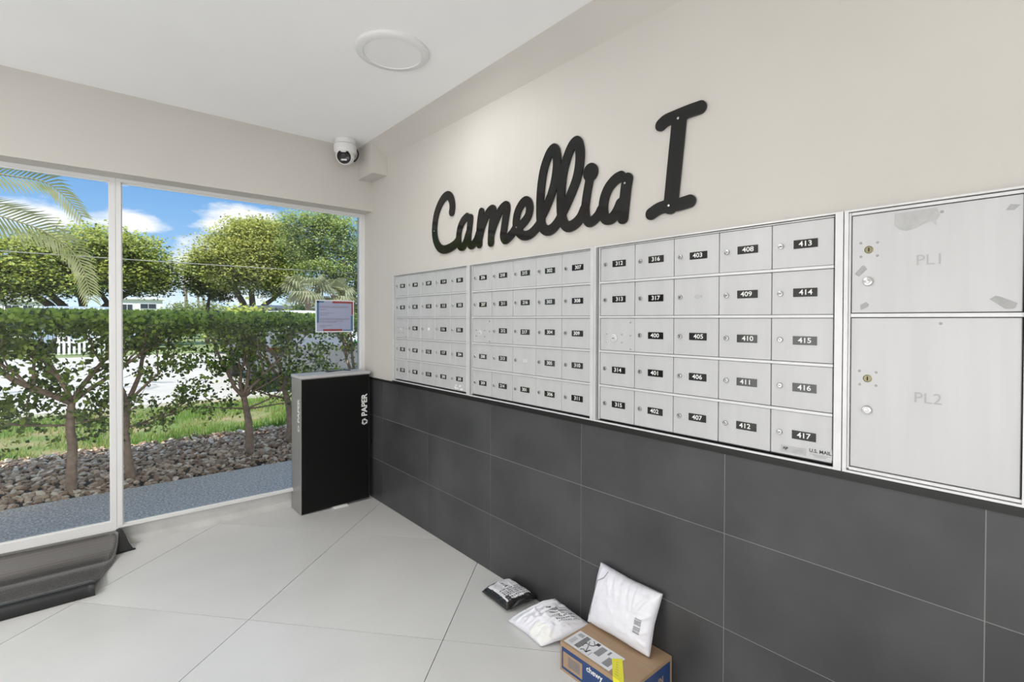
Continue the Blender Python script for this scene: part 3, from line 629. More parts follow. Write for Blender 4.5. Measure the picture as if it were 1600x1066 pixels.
bm = bmesh.new(); add_text(bm, 'PAPER', 0.055, (x0 - 0.0006, 0.017, 0.667), (0, 0, 1), (0, 1, 0), bold=0.0020, sx=1.0); recycle(bm, (x0 - 0.0006, 0.017, 0.552), (0, 0, 1), (0, 1, 0), 0.034)
obj('side_lettering', bm, m_white, t)
bm = bmesh.new(); prism(bm, [(x1, 0.475), (x1 + 0.018, 0.44), (x1 + 0.030, 0.395), (x1 + 0.020, 0.380), (x1, 0.380)], 1, 0.0, 0.06); obj('latch', bm, m_binb, t)
bm = B(-0.30, -0.195, -0.055, 0.01, 0.0004, 0.0024); box(bm, -0.29, -0.20, -0.05, 0.01, 0.0026, 0.0095)
tag(obj('folded_paper', bm, m_white, at=(-0.25, -0.02, 0)), 'folded white paper wedged under the recycling bin', 'paper')

# ------------------------------------------------------------------ notice in a clear sleeve, stuck to the glass
t = thing('window_notice', 'laminated notice with blue and red border taped to the window', 'notice', (-0.213, 0.13, 1.176))
O = (-0.348, 0.1345, 1.177); X = (1, 0, 0); Z = (0, 0, 1)
bm = bmesh.new(); box(bm, -0.352, -0.079, 0.1345, 0.1362, 1.173, 1.397); obj('clear_sleeve', bm, m_clear, t)
bm = bmesh.new(); box(bm, -0.343, -0.087, 0.1335, 0.1343, 1.181, 1.390); obj('sheet', bm, m_paper, t)
bm = bmesh.new()
for a in ((-0.343, -0.328, 1.24, 1.390), (-0.343, -0.295, 1.379, 1.390), (-0.103, -0.087, 1.181, 1.29), (-0.16, -0.103, 1.181, 1.190)): box(bm, a[0], a[1], 0.1327, 0.1334, a[2], a[3])
obj('blue_border', bm, m_blue, t)
bm = bmesh.new()
for a in ((-0.235, -0.087, 1.376, 1.390), (-0.098, -0.087, 1.295, 1.376), (-0.30, -0.165, 1.181, 1.195)): box(bm, a[0], a[1], 0.1327, 0.1334, a[2], a[3])
obj('red_border', bm, m_red, t)
bm = bmesh.new(); random.seed(3)
for z, w in ((1.353, .205), (1.346, .20), (1.331, .045), (1.306, .085), (1.294, .055), (1.268, .205), (1.261, .195), (1.250, .15), (1.243, .10), (1.220, .075), (1.211, .04)):
    x = -0.322
    while x < -0.322 + w:
        l = random.uniform(.005, .016); box(bm, x, x + l, 0.1331, 0.1334, z - 0.0018, z + 0.0018); x += l + 0.003
obj('printed_lines', bm, m_grey_ink, t)

# ------------------------------------------------------------------ rubber mat over the threshold
random.seed(2)
def mat_profile(s):
    P = [(0.126, 0.113), (0.100, 0.100), (0.065, 0.072), (0.025, 0.040), (-0.015, 0.018), (-0.06, 0.010), (-0.12, 0.012), (-0.19, 0.022), (-0.25, 0.034), (-0.295, 0.045), (-0.315, 0.047), (-0.325, 0.043), (-0.340, 0.052), (-0.358, 0.055), (-0.372, 0.050), (-0.379, 0.038), (-0.380, 0.018), (-0.376, 0.004)]
    return P
prof = spline([(0, y, z) for y, z in mat_profile(0)], 4)
xr_pts = [(0.126, -1.412), (0.06, -1.418), (-0.02, -1.434), (-0.08, -1.450), (-0.15, -1.476), (-0.22, -1.488), (-0.30, -1.498), (-0.325, -1.515), (-0.38, -1.516)]
def xr(y):
    for (a, b), (c, d) in zip(xr_pts, xr_pts[1:]):
        if y >= c: return b + (d - b) * (a - y) / (a - c)
    return xr_pts[-1][1]
t = thing('rubber_mat', 'black textured rubber mat leaning over the threshold', 'mat', (-2.2, -0.12, 0))
NXm = 60; V = []; F = []
def wave(x, y, z): return 0.006 * noise.noise(Vector((x * 3.1, y * 5, 0))) * (1 if z > 0.012 else 0.4)
for side in (0, 1):
    for i in range(NXm + 1):
        for p in prof:
            x = -3.2 + (xr(p.y) + 3.2) * i / NXm; z = max(0.0030, p.z + wave(x, p.y, p.z)); V.append((x, p.y, z if side == 0 else max(0.0006, z - 0.003)))
n = len(prof); off = (NXm + 1) * n
for i in range(NXm):
    for j in range(n - 1):
        a, b, c, d = i * n + j, (i + 1) * n + j, (i + 1) * n + j + 1, i * n + j + 1
        F.append((a, d, c, b)); F.append((off + a, off + b, off + c, off + d))
for j in range(n - 1):
    a = NXm * n + j; F.append((a, off + a, off + a + 1, a + 1))
    F.append((j, j + 1, off + j + 1, off + j))
for i in range(NXm):
    a, b = i * n, (i + 1) * n; F.append((a, b, off + b, off + a)); a += n - 1; b += n - 1; F.append((a, off + a, off + b, b))
cut = [k for k, p in enumerate(prof) if p.y < -0.322][0]
mi = []
o = from_lists('mat_sheet', V, F, [m_mat, m_rubber], t)
for p in o.data.polygons:
    p.use_smooth = True; c = p.center + Vector(WL[t.name])
    if c.y < -0.325: p.material_index = 1
bm = bmesh.new(); tube(bm, [(-3.2, -0.352, 0.024), (-2.4, -0.352, 0.024), (-1.519, -0.352, 0.024)], 0.023, 16); obj('rolled_edge', bm, m_rubber, t)
# triangular end piece of the ramp under the mat
t = thing('ramp_wedge', 'black triangular rubber wedge at the end of the mat under the mullion', 'wedge', (-1.40, 0.09, 0))
bm = bmesh.new()
A = [bm.verts.new(p) for p in ((-1.428, 0.070, 0.008), (-1.352, 0.074, 0.008), (-1.372, 0.086, 0.045), (-1.385, 0.100, 0.085), (-1.399, 0.108, 0.117), (-1.406, 0.106, 0.112))]
C = [bm.verts.new((v.co.x - 0.02, v.co.y + 0.018, v.co.z)) for v in A]
bm.faces.new(A); bm.faces.new(C[::-1])
for i in range(6): bm.faces.new((A[i], C[i], C[(i + 1) % 6], A[(i + 1) % 6]))
bmesh.ops.recalc_face_normals(bm, faces=bm.faces); obj('wedge_body', bm, m_rubber, t)
bm = bmesh.new(); prism(bm, [(-1.438, 0.060), (-1.342, 0.072), (-1.345, 0.084), (-1.440, 0.088)], 2, 0.0005, 0.0075); obj('base_flange', bm, m_rubber, t, bevel=0.0015)

# ------------------------------------------------------------------ parcels
def pillow(c00, c10, c11, c01, tf, tb, nx=56, ny=44, nrm=None, seed=0, wr=0.004, edge=0.25, dent=None, p=2.4, wf=1.0, creases=()):
    """soft bag: corners in order; tf / tb = bulge to the front / back along the normal"""
    c = [Vector(q) for q in (c00, c10, c11, c01)]; N = nrm or (c[1] - c[0]).cross(c[3] - c[0]).normalized(); N = Vector(N).normalized()
    V, F = [], []
    for side, T in ((1, tf), (-1, tb)):
        for i in range(nx + 1):
            for j in range(ny + 1):
                u, v = i / nx, j / ny; q = (c[0] * (1 - u) + c[1] * u) * (1 - v) + (c[3] * (1 - u) + c[2] * u) * v
                au, av = 1 - abs(2 * u - 1) ** p, 1 - abs(2 * v - 1) ** p
                b = (max(au, 0) * max(av, 0)) ** 0.55
                # sides pull in between the corners
                cen = (c[0] + c[1] + c[2] + c[3]) / 4; q = q + (cen - q) * 0.05 * (1 - max(abs(2 * u - 1), abs(2 * v - 1)) ** 2 * (abs((2 * u - 1) * (2 * v - 1))))
                w = noise.noise(Vector((u * 7 * wf + seed, v * 6 * wf, side * 2.1))) * 0.7 + noise.noise(Vector((u * 16 * wf + seed, v * 13 * wf, side))) * 0.3
                r = 1 - min(1, abs(noise.noise(Vector((u * 4 * wf + v * 2 + seed, v * 4 * wf - u * 2, 3.3 + side)))) * 5) + 0.5 * (1 - min(1, abs(noise.noise(Vector((u * 9 * wf - v * 5 + seed, v * 6 * wf + u * 3, 7.3 + side)))) * 5))
                q = q + N * (side * T * b + wr * w * (0.35 + b) + wr * r * b * 0.9)
                for (a0, b0, a1, b1, cw, ch) in creases:
                    L2 = (a1 - a0) ** 2 + (b1 - b0) ** 2; tt = min(1, max(0, ((u - a0) * (a1 - a0) + (v - b0) * (b1 - b0)) / L2)); du, dv_ = u - a0 - tt * (a1 - a0), v - b0 - tt * (b1 - b0); ds = math.hypot(du, dv_)
                    sgn = 1 if du * (b1 - b0) - dv_ * (a1 - a0) > 0 else 0.35
                    q = q + N * ch * math.exp(-(ds / (cw * sgn)) ** 2) * (1 - 0.6 * tt) * (1 if side > 0 else 0)
                if dent: q = dent(u, v, q)
                V.append(tuple(q))
    m = (nx + 1) * (ny + 1); I = lambda i, j: i * (ny + 1) + j
    # weld the rims
    rim = [(i, j) for i in range(nx + 1) for j in range(ny + 1) if i in (0, nx) or j in (0, ny)]
    for i, j in rim: V[m + I(i, j)] = V[I(i, j)]
    for i in range(nx):
        for j in range(ny):
            a, b, cc, d = I(i, j), I(i + 1, j), I(i + 1, j + 1), I(i, j + 1); F.append((a, b, cc, d))
            f2 = [m + a, m + d, m + cc, m + b]; F.append(tuple(f2))
    return V, F
def weld(o):
    bm = bmesh.new(); bm.from_mesh(o.data); bmesh.ops.remove_doubles(bm, verts=bm.verts, dist=1e-6); bmesh.ops.recalc_face_normals(bm, faces=bm.faces)
    for f in bm.faces: f.smooth = True
    bm.to_mesh(o.data); bm.free(); return o
def patch_on(V, nx, ny, u0, u1, v0, v1, lift, N, mi_fn=None, step=1):
    """a label sheet following the front surface of a pillow (finer grid, bilinear)"""
    N = Vector(N)
    def S(u, v):
        x, y = u * nx, v * ny; i, j = min(int(x), nx - 1), min(int(y), ny - 1); fx, fy = x - i, y - j
        g = lambda a, b: Vector(V[a * (ny + 1) + b])
        return (g(i, j) * (1 - fx) + g(i + 1, j) * fx) * (1 - fy) + (g(i, j + 1) * (1 - fx) + g(i + 1, j + 1) * fx) * fy
    A = 48; PV, PF = [], []
    for a in range(A + 1):
        for b in range(A + 1): PV.append(tuple(S(u0 + (u1 - u0) * a / A, v0 + (v1 - v0) * b / A) + N * lift))
    for a in range(A):
        for b in range(A): PF.append((a * (A + 1) + b, (a + 1) * (A + 1) + b, (a + 1) * (A + 1) + b + 1, a * (A + 1) + b + 1))
    mi = [mi_fn(a / A, b / A) if mi_fn else 0 for a in range(A) for b in range(A)]
    return PV, PF, mi
# carton
X0, X1, Y0, Y1, H = -0.240, -0.006, -2.379, -2.073, 0.104
t = thing('cardboard_box', 'brown and blue cardboard shipping box with address label against the tiles', 'cardboard box', ((X0 + X1) / 2, (Y0 + Y1) / 2, 0))
bm = B(X0, X1, Y0, Y1, 0.0006, H); cb = obj('carton', bm, m_card, t, bevel=0.003)
bm = bmesh.new()
box(bm, X0 - 0.0006, X0, Y0 + 0.012, Y1 - 0.008, 0.010, 0.088)
obj('blue_side_print', bm, m_cblue, cb)
bm = bmesh.new(); box(bm, X0 + 0.012, X1 - 0.012, Y0 - 0.0006, Y0, 0.010, 0.092); obj('blue_end_print', bm, m_cblue, cb)
bm = bmesh.new(); box(bm, X0 - 0.0012, X0 - 0.0006, Y1 - 0.105, Y1 - 0.015, 0.020, 0.074)
yb = Y1 - 0.040
for k in range(16):
    w = (0.0012, 0.0020, 0.0030)[k * 7 % 3]; box(bm, X0 - 0.0016, X0 - 0.0012, yb - w, yb, 0.030, 0.066, mi=1); yb -= w + 0.0014
obj('barcode_panel', bm, [m_card, m_grey_ink], cb)
bm = bmesh.new(); add_text(bm, 'chewy', 0.027, (X0 - 0.0010, -2.231, 0.070), (0, -1, 0), (0, 0, 1), bold=0.0006); obj('carton_lettering', bm, m_white, cb)
bm = bmesh.new(); add_text(bm, 'IN', 0.030, (-0.075, Y0 - 0.0010, 0.050), (1, 0, 0), (0, 0, 1), bold=0.0008); obj('end_lettering', bm, m_card, cb)
bm = bmesh.new(); box(bm, -0.1135, -0.1125, Y0 + 0.002, Y1 - 0.002, H, H + 0.0004); obj('flap_seam', bm, m_grey_ink, cb)
bm = bmesh.new(); box(bm, -0.150, -0.080, Y0 + 0.001, Y1 - 0.001, H + 0.0001, H + 0.0003)
obj('packing_tape', bm, m_card, cb)
# address label on top; local axes: a runs along -y, b runs along +x
lb = bmesh.new(); lx0, lx1, ly0, ly1 = -0.232, -0.142, -2.285, -2.082; z = H + 0.0006
box(lb, lx0, lx1, ly0, ly1, H + 0.0003, z)
def lr(a0, a1, b0, b1, mi=1): box(lb, lx0 + b0, lx0 + b1, ly1 - a1, ly1 - a0, z, z + 0.0002, mi=mi)
for k in range(6): lr(0.012 + 0.004 * k, 0.0142 + 0.004 * k, 0.062, 0.080, 2)
for k in range(9): lr(0.010, 0.028, 0.014 + 0.004 * k, 0.0152 + 0.004 * k, 2)
for k in range(22): lr(0.040 + 0.0009 * k, 0.0404 + 0.0009 * k, 0.010, 0.082, 1)
for k in range(14): lr(0.112, 0.137, 0.030 + 0.0036 * k, 0.032 + 0.0036 * k, 1)
for k in range(12): lr(0.162, 0.190, 0.012 + 0.0036 * k, 0.014 + 0.0036 * k, 1)
lr(0.090, 0.104, 0.070, 0.084, 1); lr(0.148, 0.156, 0.060, 0.080, 2); lr(0.060, 0.0615, 0.01, 0.06, 1); lr(0.107, 0.1085, 0.006, 0.03, 1)
obj('address_label', lb, [m_label, m_ink, m_grey_ink], cb)
bm = bmesh.new()
def stroke(pts):
    tube(bm, spline([(lx0 + b, ly1 - a, z + 0.0008) for a, b in pts], 4), 0.0011, 6)
stroke([(0.064, 0.030), (0.060, 0.045), (0.068, 0.052), (0.078, 0.044), (0.092, 0.012), (0.094, 0.030)]); stroke([(0.070, 0.010), (0.078, 0.020), (0.088, 0.014), (0.098, 0.034)])
stroke([(0.066, 0.066), (0.076, 0.052), (0.088, 0.056), (0.094, 0.072)]); stroke([(0.074, 0.080), (0.090, 0.066)])
obj('handwriting', bm, m_ink, cb)
bm = bmesh.new(); yl0, yl1 = -2.262, -2.232
V = []
for k in range(9):
    b = k / 8; V.append((-0.168 - 0.080 * b, b))
prism(bm, [(-0.176, -2.254), (-0.150, -2.279), (-0.2415, -2.354), (-0.2415, -2.309)], 2, H + 0.0011, H + 0.0015); prism(bm, [(-2.309, H + 0.0015), (-2.354, H + 0.0015), (-2.356, 0.075), (-2.313, 0.078)], 0, X0 - 0.0022, X0 - 0.0014)
for k in range(6): box(bm, -0.228 + 0.01 * k, -0.2268 + 0.01 * k, -2.322 + .008 * k, -2.306 + .006 * k, H + 0.0015, H + 0.0017, mi=1)
obj('yellow_sticker', bm, [m_yellow, m_brass], cb)
# white poly mailer standing on the carton, leaning on the wall
c00, c10, c11, c01 = (-0.082, -2.064, 0.1065), (-0.078, -2.338, 0.1065), (-0.014, -2.348, 0.309), (-0.016, -2.074, 0.320)
def dnt(u, v, q):
    q = q.copy()
    if q.z < 0.1065: q.z = 0.1065
    if q.x > -0.0035: q.x = -0.0035
    return q
# front faces -x : normal from c00->c10 x c00->c01
V, F = pillow(c00, c10, c11, c01, 0.044, 0.022, nrm=(-0.95, 0, 0.30), seed=4, wr=0.0022, dent=dnt, p=3.6, wf=1.2, creases=[(.22, .97, .34, .66, .035, .006), (.36, .97, .47, .60, .03, .007), (.50, .97, .58, .62, .03, .007), (.62, .97, .70, .58, .03, .008), (.74, .95, .74, .66, .03, .007), (.88, .86, .78, .60, .04, .008), (.96, .60, .84, .48, .03, .006), (.97, .36, .90, .30, .03, .005), (.95, .14, .86, .18, .03, .006), (.10, .95, .07, .30, .025, .005)])
o = weld(from_lists('poly_mailer', V, F, m_polyw, None, at=(-0.05, -2.2, 0.1065))); tag(o, 'puffy white poly mailer standing on the cardboard box', 'package')
wm = o
VV = V
PV, PF, mi = patch_on(VV, 56, 44, 0.79, 0.89, 0.28, 0.52, 0.0012, (-0.95, 0, 0.3), lambda a, b: 1 if (int(b * 40) % 3 != 2 and (0.08 < a < 0.92) and not 0.42 < b < 0.5) else 0)
from_lists('barcode_label', PV, PF, [m_label, m_grey_ink], wm, mi=mi)
bm = bmesh.new()
def S(u, v, l=0.0015):
    i, j = int(u * 56), int(v * 44); return Vector(VV[i * 45 + j]) + Vector((-0.95, 0, 0.3)) * l
tube(bm, [S(0.10, 0.03), S(0.07, 0.2), S(0.07, 0.4), S(0.08, 0.6), S(0.10, 0.75), S(0.18, 0.86), S(0.22, 0.97)], 0.0011, 6)
obj('flap_seam', bm, m_grey_ink, wm)
# crumpled white mailer on the floor
def dn2(u, v, q):
    q = q.copy(); q.z = max(q.z, 0.0012 + 0.002 * u * v); q.x = min(q.x, -0.004)
    if q.x > X0 - 0.02 and q.y < Y1 + 0.004: q.y = Y1 + 0.004
    return q
V, F = pillow((-0.205, -1.735, 0.004), (-0.212, -1.945, 0.004), (-0.020, -2.060, 0.050), (-0.012, -1.822, 0.066), 0.048, 0.02, nrm=(-0.35, 0, 1), seed=9, wr=0.0045, dent=dn2, p=1.9, wf=1.0, creases=[(.12, .90, .04, .12, .05, .013), (.26, .88, .22, .06, .04, .014), (.38, .92, .42, .10, .04, .012), (.50, .70, .66, .04, .05, .016), (.66, .62, .84, .08, .04, .010), (.80, .40, .95, .20, .04, .008), (.20, .45, .45, .38, .03, .008), (.55, .30, .30, .18, .03, .008), (.85, .90, .80, .50, .03, .008)])
o = weld(from_lists('crumpled_mailer', V, F, m_polyw, None, at=(-0.12, -1.88, 0))); tag(o, 'crumpled white poly mailer on the floor between black pouch and box', 'package')
def lab(a, b):
    if 0.12 < b < 0.36 and 0.1 < a < 0.2: return 1
    if 0.5 < a < 0.9 and (int(a * 30) % 3 == 0) and (int(b * 30) * 5 % 7 > 2): return 1
    if 0.25 < a < 0.45 and int(a * 30) % 2 and b < 0.9: return 2
    return 0
PV, PF, mi = patch_on(V, 56, 44, 0.28, 0.88, 0.52, 0.90, 0.0012, (-0.3, 0, 1), lab)
from_lists('address_label', PV, PF, [m_label, m_ink, m_grey_ink], o, mi=mi)
PV, PF, mi = patch_on(V, 56, 44, 0.62, 0.98, 0.02, 0.30, 0.0010, (-0.3, 0, 1))
from_lists('flap', PV, PF, [m_white], o)
# black plastic pouch
def dn3(u, v, q):
    q = q.copy(); q.z = max(q.z, 0.0012); q.x = min(q.x, -0.003); return q
V, F = pillow((-0.162, -1.500, 0.012), (-0.172, -1.690, 0.014), (-0.008, -1.712, 0.018), (-0.010, -1.508, 0.018), 0.030, 0.014, nrm=(0, 0, 1), seed=21, wr=0.0022, dent=dn3, p=5, wf=1.2, creases=[(.1, .5, .02, .1, .04, .005), (.3, .05, .35, .3, .03, .004), (.7, .05, .6, .3, .03, .004), (.95, .8, .8, .5, .04, .005)])
o = weld(from_lists('black_pouch', V, F, m_polyg, None, at=(-0.085, -1.60, 0))); tag(o, 'small black plastic pouch with white label lying on the floor by the wall', 'package')
def lab2(a, b):
    if 0.42 < b < 0.55 and 0.15 < a < 0.42 and int(a * 30) % 2: return 1
    if a > 0.45 and int(a * 30) % 3 != 1 and (int(b * 30) * 3 % 5) > 1 and 0.08 < b < 0.95: return 2
    if a > 0.8 and 0.05 < b < 0.2: return 1
    return 0
PV, PF, mi = patch_on(V, 56, 44, 0.10, 0.90, 0.10, 0.90, 0.0011, (0, 0, 1), lab2)
from_lists('address_label', PV, PF, [m_label, m_ink, m_grey_ink], o, mi=mi)
bm = bmesh.new(); tube(bm, [(-0.150, -1.690, 0.012), (-0.115, -1.706, 0.038), (-0.060, -1.712, 0.036), (-0.020, -1.716, 0.024)], [0.004, 0.009, 0.009, 0.006], 10); obj('folded_end', bm, m_polyg, o)

# ------------------------------------------------------------------ outdoors: ground
obj('path', B(-13, 9, 0.205, 1.37, -0.12, -0.012), m_path, kind='structure')
obj('planting_bed', B(-13, 9, 1.37, 2.95, -0.12, -0.035), m_soil, kind='structure')
obj('lawn', B(-13, 9, 2.95, 5.5, -0.14, -0.02), m_grassg, kind='structure')
obj('kerb', B(-13, 9, 5.5, 5.66, -0.2, 0.03), m_kerb, kind='structure', bevel=0.01)
obj('road', B(-60, 70, 5.66, 19.0, -0.2, -0.05), m_road, kind='structure')
obj('far_ground', B(-120, 150, 19.0, 160, -0.2, -0.04), m_far, kind='structure')
# river stones
random.seed(8)
ico = bmesh.new(); bmesh.ops.create_icosphere(ico, subdivisions=1, radius=1.0); IV = [v.co.copy() for v in ico.verts]; IF = [[v.index for v in f.verts] for f in ico.faces]; ico.free()
V, F, MI = [], [], []
def stone(x, y, z, s, rough=1.0):
    sx, sy, sz = s * random.uniform(.75, 1.25), s * random.uniform(.65, 1.0), s * random.uniform(.4, .65); a = random.uniform(0, 6.28); ca, sa = math.cos(a), math.sin(a)
    t1 = random.uniform(-.5, .5); b = len(V)
    for v in IV:
        k = random.uniform(.85, 1.12); px, py, pz = v.x * sx * k, v.y * sy * k, v.z * sz * k; pz2 = pz + px * t1
        V.append((x + px * ca - py * sa, y + px * sa + py * ca, z + pz2))
    m = random.choice((0, 0, 1, 1, 2))
    for f in IF: F.append(tuple(b + i for i in f)); MI.append(m)
for x_lo, x_hi, s_, n_ in ((-2.9, 0.9, 0.024, 5200), (-8, -2.9, 0.036, 1700), (0.9, 6, 0.036, 1700)):
    for k in range(n_): stone(random.uniform(x_lo, x_hi), 1.375 + random.uniform(0, 1) * 1.60, random.uniform(-0.028, 0.004), s_ * random.uniform(.7, 1.35))
from_lists('river_stones', V, F, m_stones, None, 'stuff', MI).__setitem__('label', 'brown and grey river stones covering the planting bed')
bpy.data.objects['river_stones']['category'] = 'gravel'
# grass
V, F, MI = [], [], []
for k in range(26000):
    x = random.uniform(-5.5, 5.0); y = 2.92 + 2.55 * random.random() ** 1.2; nn = noise.noise(Vector((x * 1.2, y * 1.2, 5)))
    if nn < -0.18 and random.random() < 0.8: continue
    h = random.uniform(.03, .085) * (1 + nn); a = random.uniform(0, 6.28); w = 0.006; dx, dy = math.cos(a) * w, math.sin(a) * w; b = len(V)
    V += [(x - dx, y - dy, -0.02), (x + dx, y + dy, -0.02), (x + random.uniform(-.03, .03), y + random.uniform(-.03, .03), -0.02 + h)]; F.append((b, b + 1, b + 2)); MI.append(1 if (nn < 0.02 and random.random() < .6) else 0)
g = from_lists('lawn_grass', V, F, m_grass, None, 'stuff', MI); tag(g, 'patchy sunlit green grass beyond the river stones', 'grass')

# ------------------------------------------------------------------ clipped hedge shrubs
def leaf(V, F, c, s, nrm, L=1.5):
    n = nrm.normalized(); a = Vector((random.uniform(-1, 1), random.uniform(-1, 1), random.uniform(-1, 1))); u = n.cross(a)
    if u.length < 1e-3: u = n.orthogonal()
    u.normalize(); v = n.cross(u); b = len(V); c = Vector(c)
    V += [tuple(c - u * s * L * .5), tuple(c + v * s * .5 + n * s * .12), tuple(c + u * s * L * .5), tuple(c - v * s * .5 + n * s * .12)]
    F += [(b, b + 1, b + 2), (b, b + 2, b + 3)]
def branch(bm, p, d, length, r, depth, tips, yc):
    pts = [p]; rad = [r]; cur = p.copy(); dd = d.normalized(); n = 5
    for k in range(n):
        dd = (dd + Vector((random.uniform(-.28, .28), random.uniform(-.28, .28), random.uniform(-.10, .22)))).normalized()
        cur = cur + dd * length / n
        if cur.z > 1.24: cur.z = 1.24 - random.uniform(0, .05); dd.z = -0.05
        cur.y = min(max(cur.y, yc - 0.42), yc + 0.45)
        pts.append(cur.copy()); rad.append(r * (1 - 0.5 * (k + 1) / n))
    tube(bm, pts, rad, 6 if r > .012 else 4)
    tips += pts[2:]
    if depth > 0:
        for q in range(3 if depth > 1 else 3):
            k = random.choice((2, 3, 4, 5)); nd = (dd + Vector((random.uniform(-.9, .9), random.uniform(-.7, .7), random.uniform(-.35, .6)))).normalized()
            branch(bm, pts[k], nd, length * random.uniform(.5, .8), rad[k] * .65, depth - 1, tips, yc)
def shrub(x, y, forks, trunk_pts, xa, xb, label, nleaf, seed, low):
    random.seed(seed); t = thing('hedge_shrub', label, 'shrub', (x, y, 0), 'clipped shrubs of the hedge')
    bm = bmesh.new(); tp = [Vector(p) for p in trunk_pts]; n = len(tp); r0 = 0.031
    tube(bm, spline([tuple(p) for p in tp], 4), [r0 * (1.15 - 0.35 * k / ((n - 1) * 4)) + 0.004 * noise.noise(Vector((k * 1.3, seed, 0))) for k in range((n - 1) * 4 + 1)], 10)
    tips = []
    for dx, dz, l, r in forks: branch(bm, tp[-1] + Vector((0, 0, -0.01)), Vector((dx, random.uniform(-.25, .3), dz)), l, r, 2, tips, y + 0.03)
    # low side shoots from the trunk
    for q in range(3):
        p = tp[-2]; branch(bm, p, Vector((random.choice((-1, 1)), random.uniform(-.5, .1), random.uniform(.0, .4))), random.uniform(.35, .6), 0.008, 1, tips, y + 0.03)
    obj('trunk', bm, m_bark, t)
    V, F, MI = [], [], []
    # leaves: dense clipped top, thinning downwards
    def put(c, dens_z):
        for q in range(random.randint(7, 13)):
            p = c + Vector((random.gauss(0, .035), random.gauss(0, .035), random.gauss(0, .03)))
            if p.z > 1.325 + 0.012 * noise.noise(p * 6): p.z = 1.325 - random.random() * .03
            if p.y < y - .50: p.y = y - .50 + random.random() * .03
            nr = Vector((random.gauss(0, .7), random.gauss(-.3, .7), random.gauss(.5, .6)))
            leaf(V, F, p, random.uniform(.020, .037), nr, 1.3); m = 1 if (p.z > 1.24 and random.random() < .65) or random.random() < .22 else (2 if random.random() < .35 else 0); MI.extend((m, m))  # extra bright leaves along the top paint in the sunlit edge
    for k in range(nleaf):
        u = random.random(); px = random.uniform(xa - .06, xb + .06)
        if u < 0.46: pz = 1.32 - abs(random.gauss(0, .075))
        elif u < 0.74: pz = 1.32 - random.random() ** 1.05 * .72
        else: pz = random.uniform(low, 1.0)
        py = y + random.uniform(-.48, .48) * (1 if pz > .95 else .8)
        c = Vector((px, py, pz))
        if pz < 1.14 and noise.noise(Vector((px * 3.6, pz * 4.2, seed * .0 + py * 1.5))) < (0.145 - pz * .14) + random.uniform(-.1, .1) - 0.02: continue
        put(c, pz)
    for p in random.sample(tips, min(len(tips), 170)):
        if p.z > low and random.random() < .8: put(p, p.z)
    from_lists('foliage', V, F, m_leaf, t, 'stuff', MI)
shrub(-2.62, 1.62, [(-.7, .8, .6, .022), (.5, 1, .6, .02), (.1, 1, .6, .018)], [(-2.62, 1.62, -.02), (-2.60, 1.62, .3), (-2.62, 1.62, .6)], -3.1, -2.08, 'hedge shrub at the left edge of the window', 560, 31, .35)
shrub(-1.64, 1.57, [(-.85, .5, .62, .026), (-.5, .9, .55, .020), (.3, 1.1, .6, .020), (.9, .7, .55, .018)], [(-1.635, 1.57, -.02), (-1.632, 1.57, .15), (-1.628, 1.57, .32), (-1.64, 1.565, .48), (-1.63, 1.57, .65)], -2.08, -1.42, 'hedge shrub with a thick straight trunk left of the mullion', 620, 32, .32)
shrub(-1.28, 1.66, [(.3, 1, .6, .022), (-.3, 1, .55, .018), (.8, .6, .5, .014)], [(-1.275, 1.66, -.02), (-1.305, 1.66, .2), (-1.315, 1.66, .40), (-1.30, 1.66, .60)], -1.42, -.85, 'hedge shrub with a leaning trunk just right of the mullion', 480, 33, .36)
shrub(-.38, 1.83, [(-.75, .75, .6, .020), (-.35, 1, .6, .018), (.1, 1, .62, .018), (.5, 1, .6, .017), (.8, .5, .5, .012)], [(-.376, 1.83, -.02), (-.385, 1.83, .18), (-.39, 1.83, .30), (-.41, 1.83, .42), (-.43, 1.83, .54)], -.85, -.12, 'hedge shrub with a slim forked trunk left of the recycling bin', 560, 34, .34)
shrub(.06, 2.05, [(-.6, .8, .6, .018), (-.1, 1, .6, .018), (.3, 1, .6, .016), (-.8, .4, .5, .012)], [(.045, 2.06, -.02), (.05, 2.06, .25), (.02, 2.06, .45), (-.02, 2.06, .6)], -.14, .42, 'hedge shrub behind the recycling bin', 420, 35, .4)
shrub(.78, 2.12, [(-.6, .8, .6, .018), (.1, 1, .6, .018), (.5, 1, .6, .016), (.8, .4, .5, .012)], [(.78, 2.12, -.02), (.80, 2.12, .25), (.78, 2.12, .45), (.76, 2.12, .6)], .40, 1.2, 'hedge shrub behind the window notice at the right', 480, 36, .4)

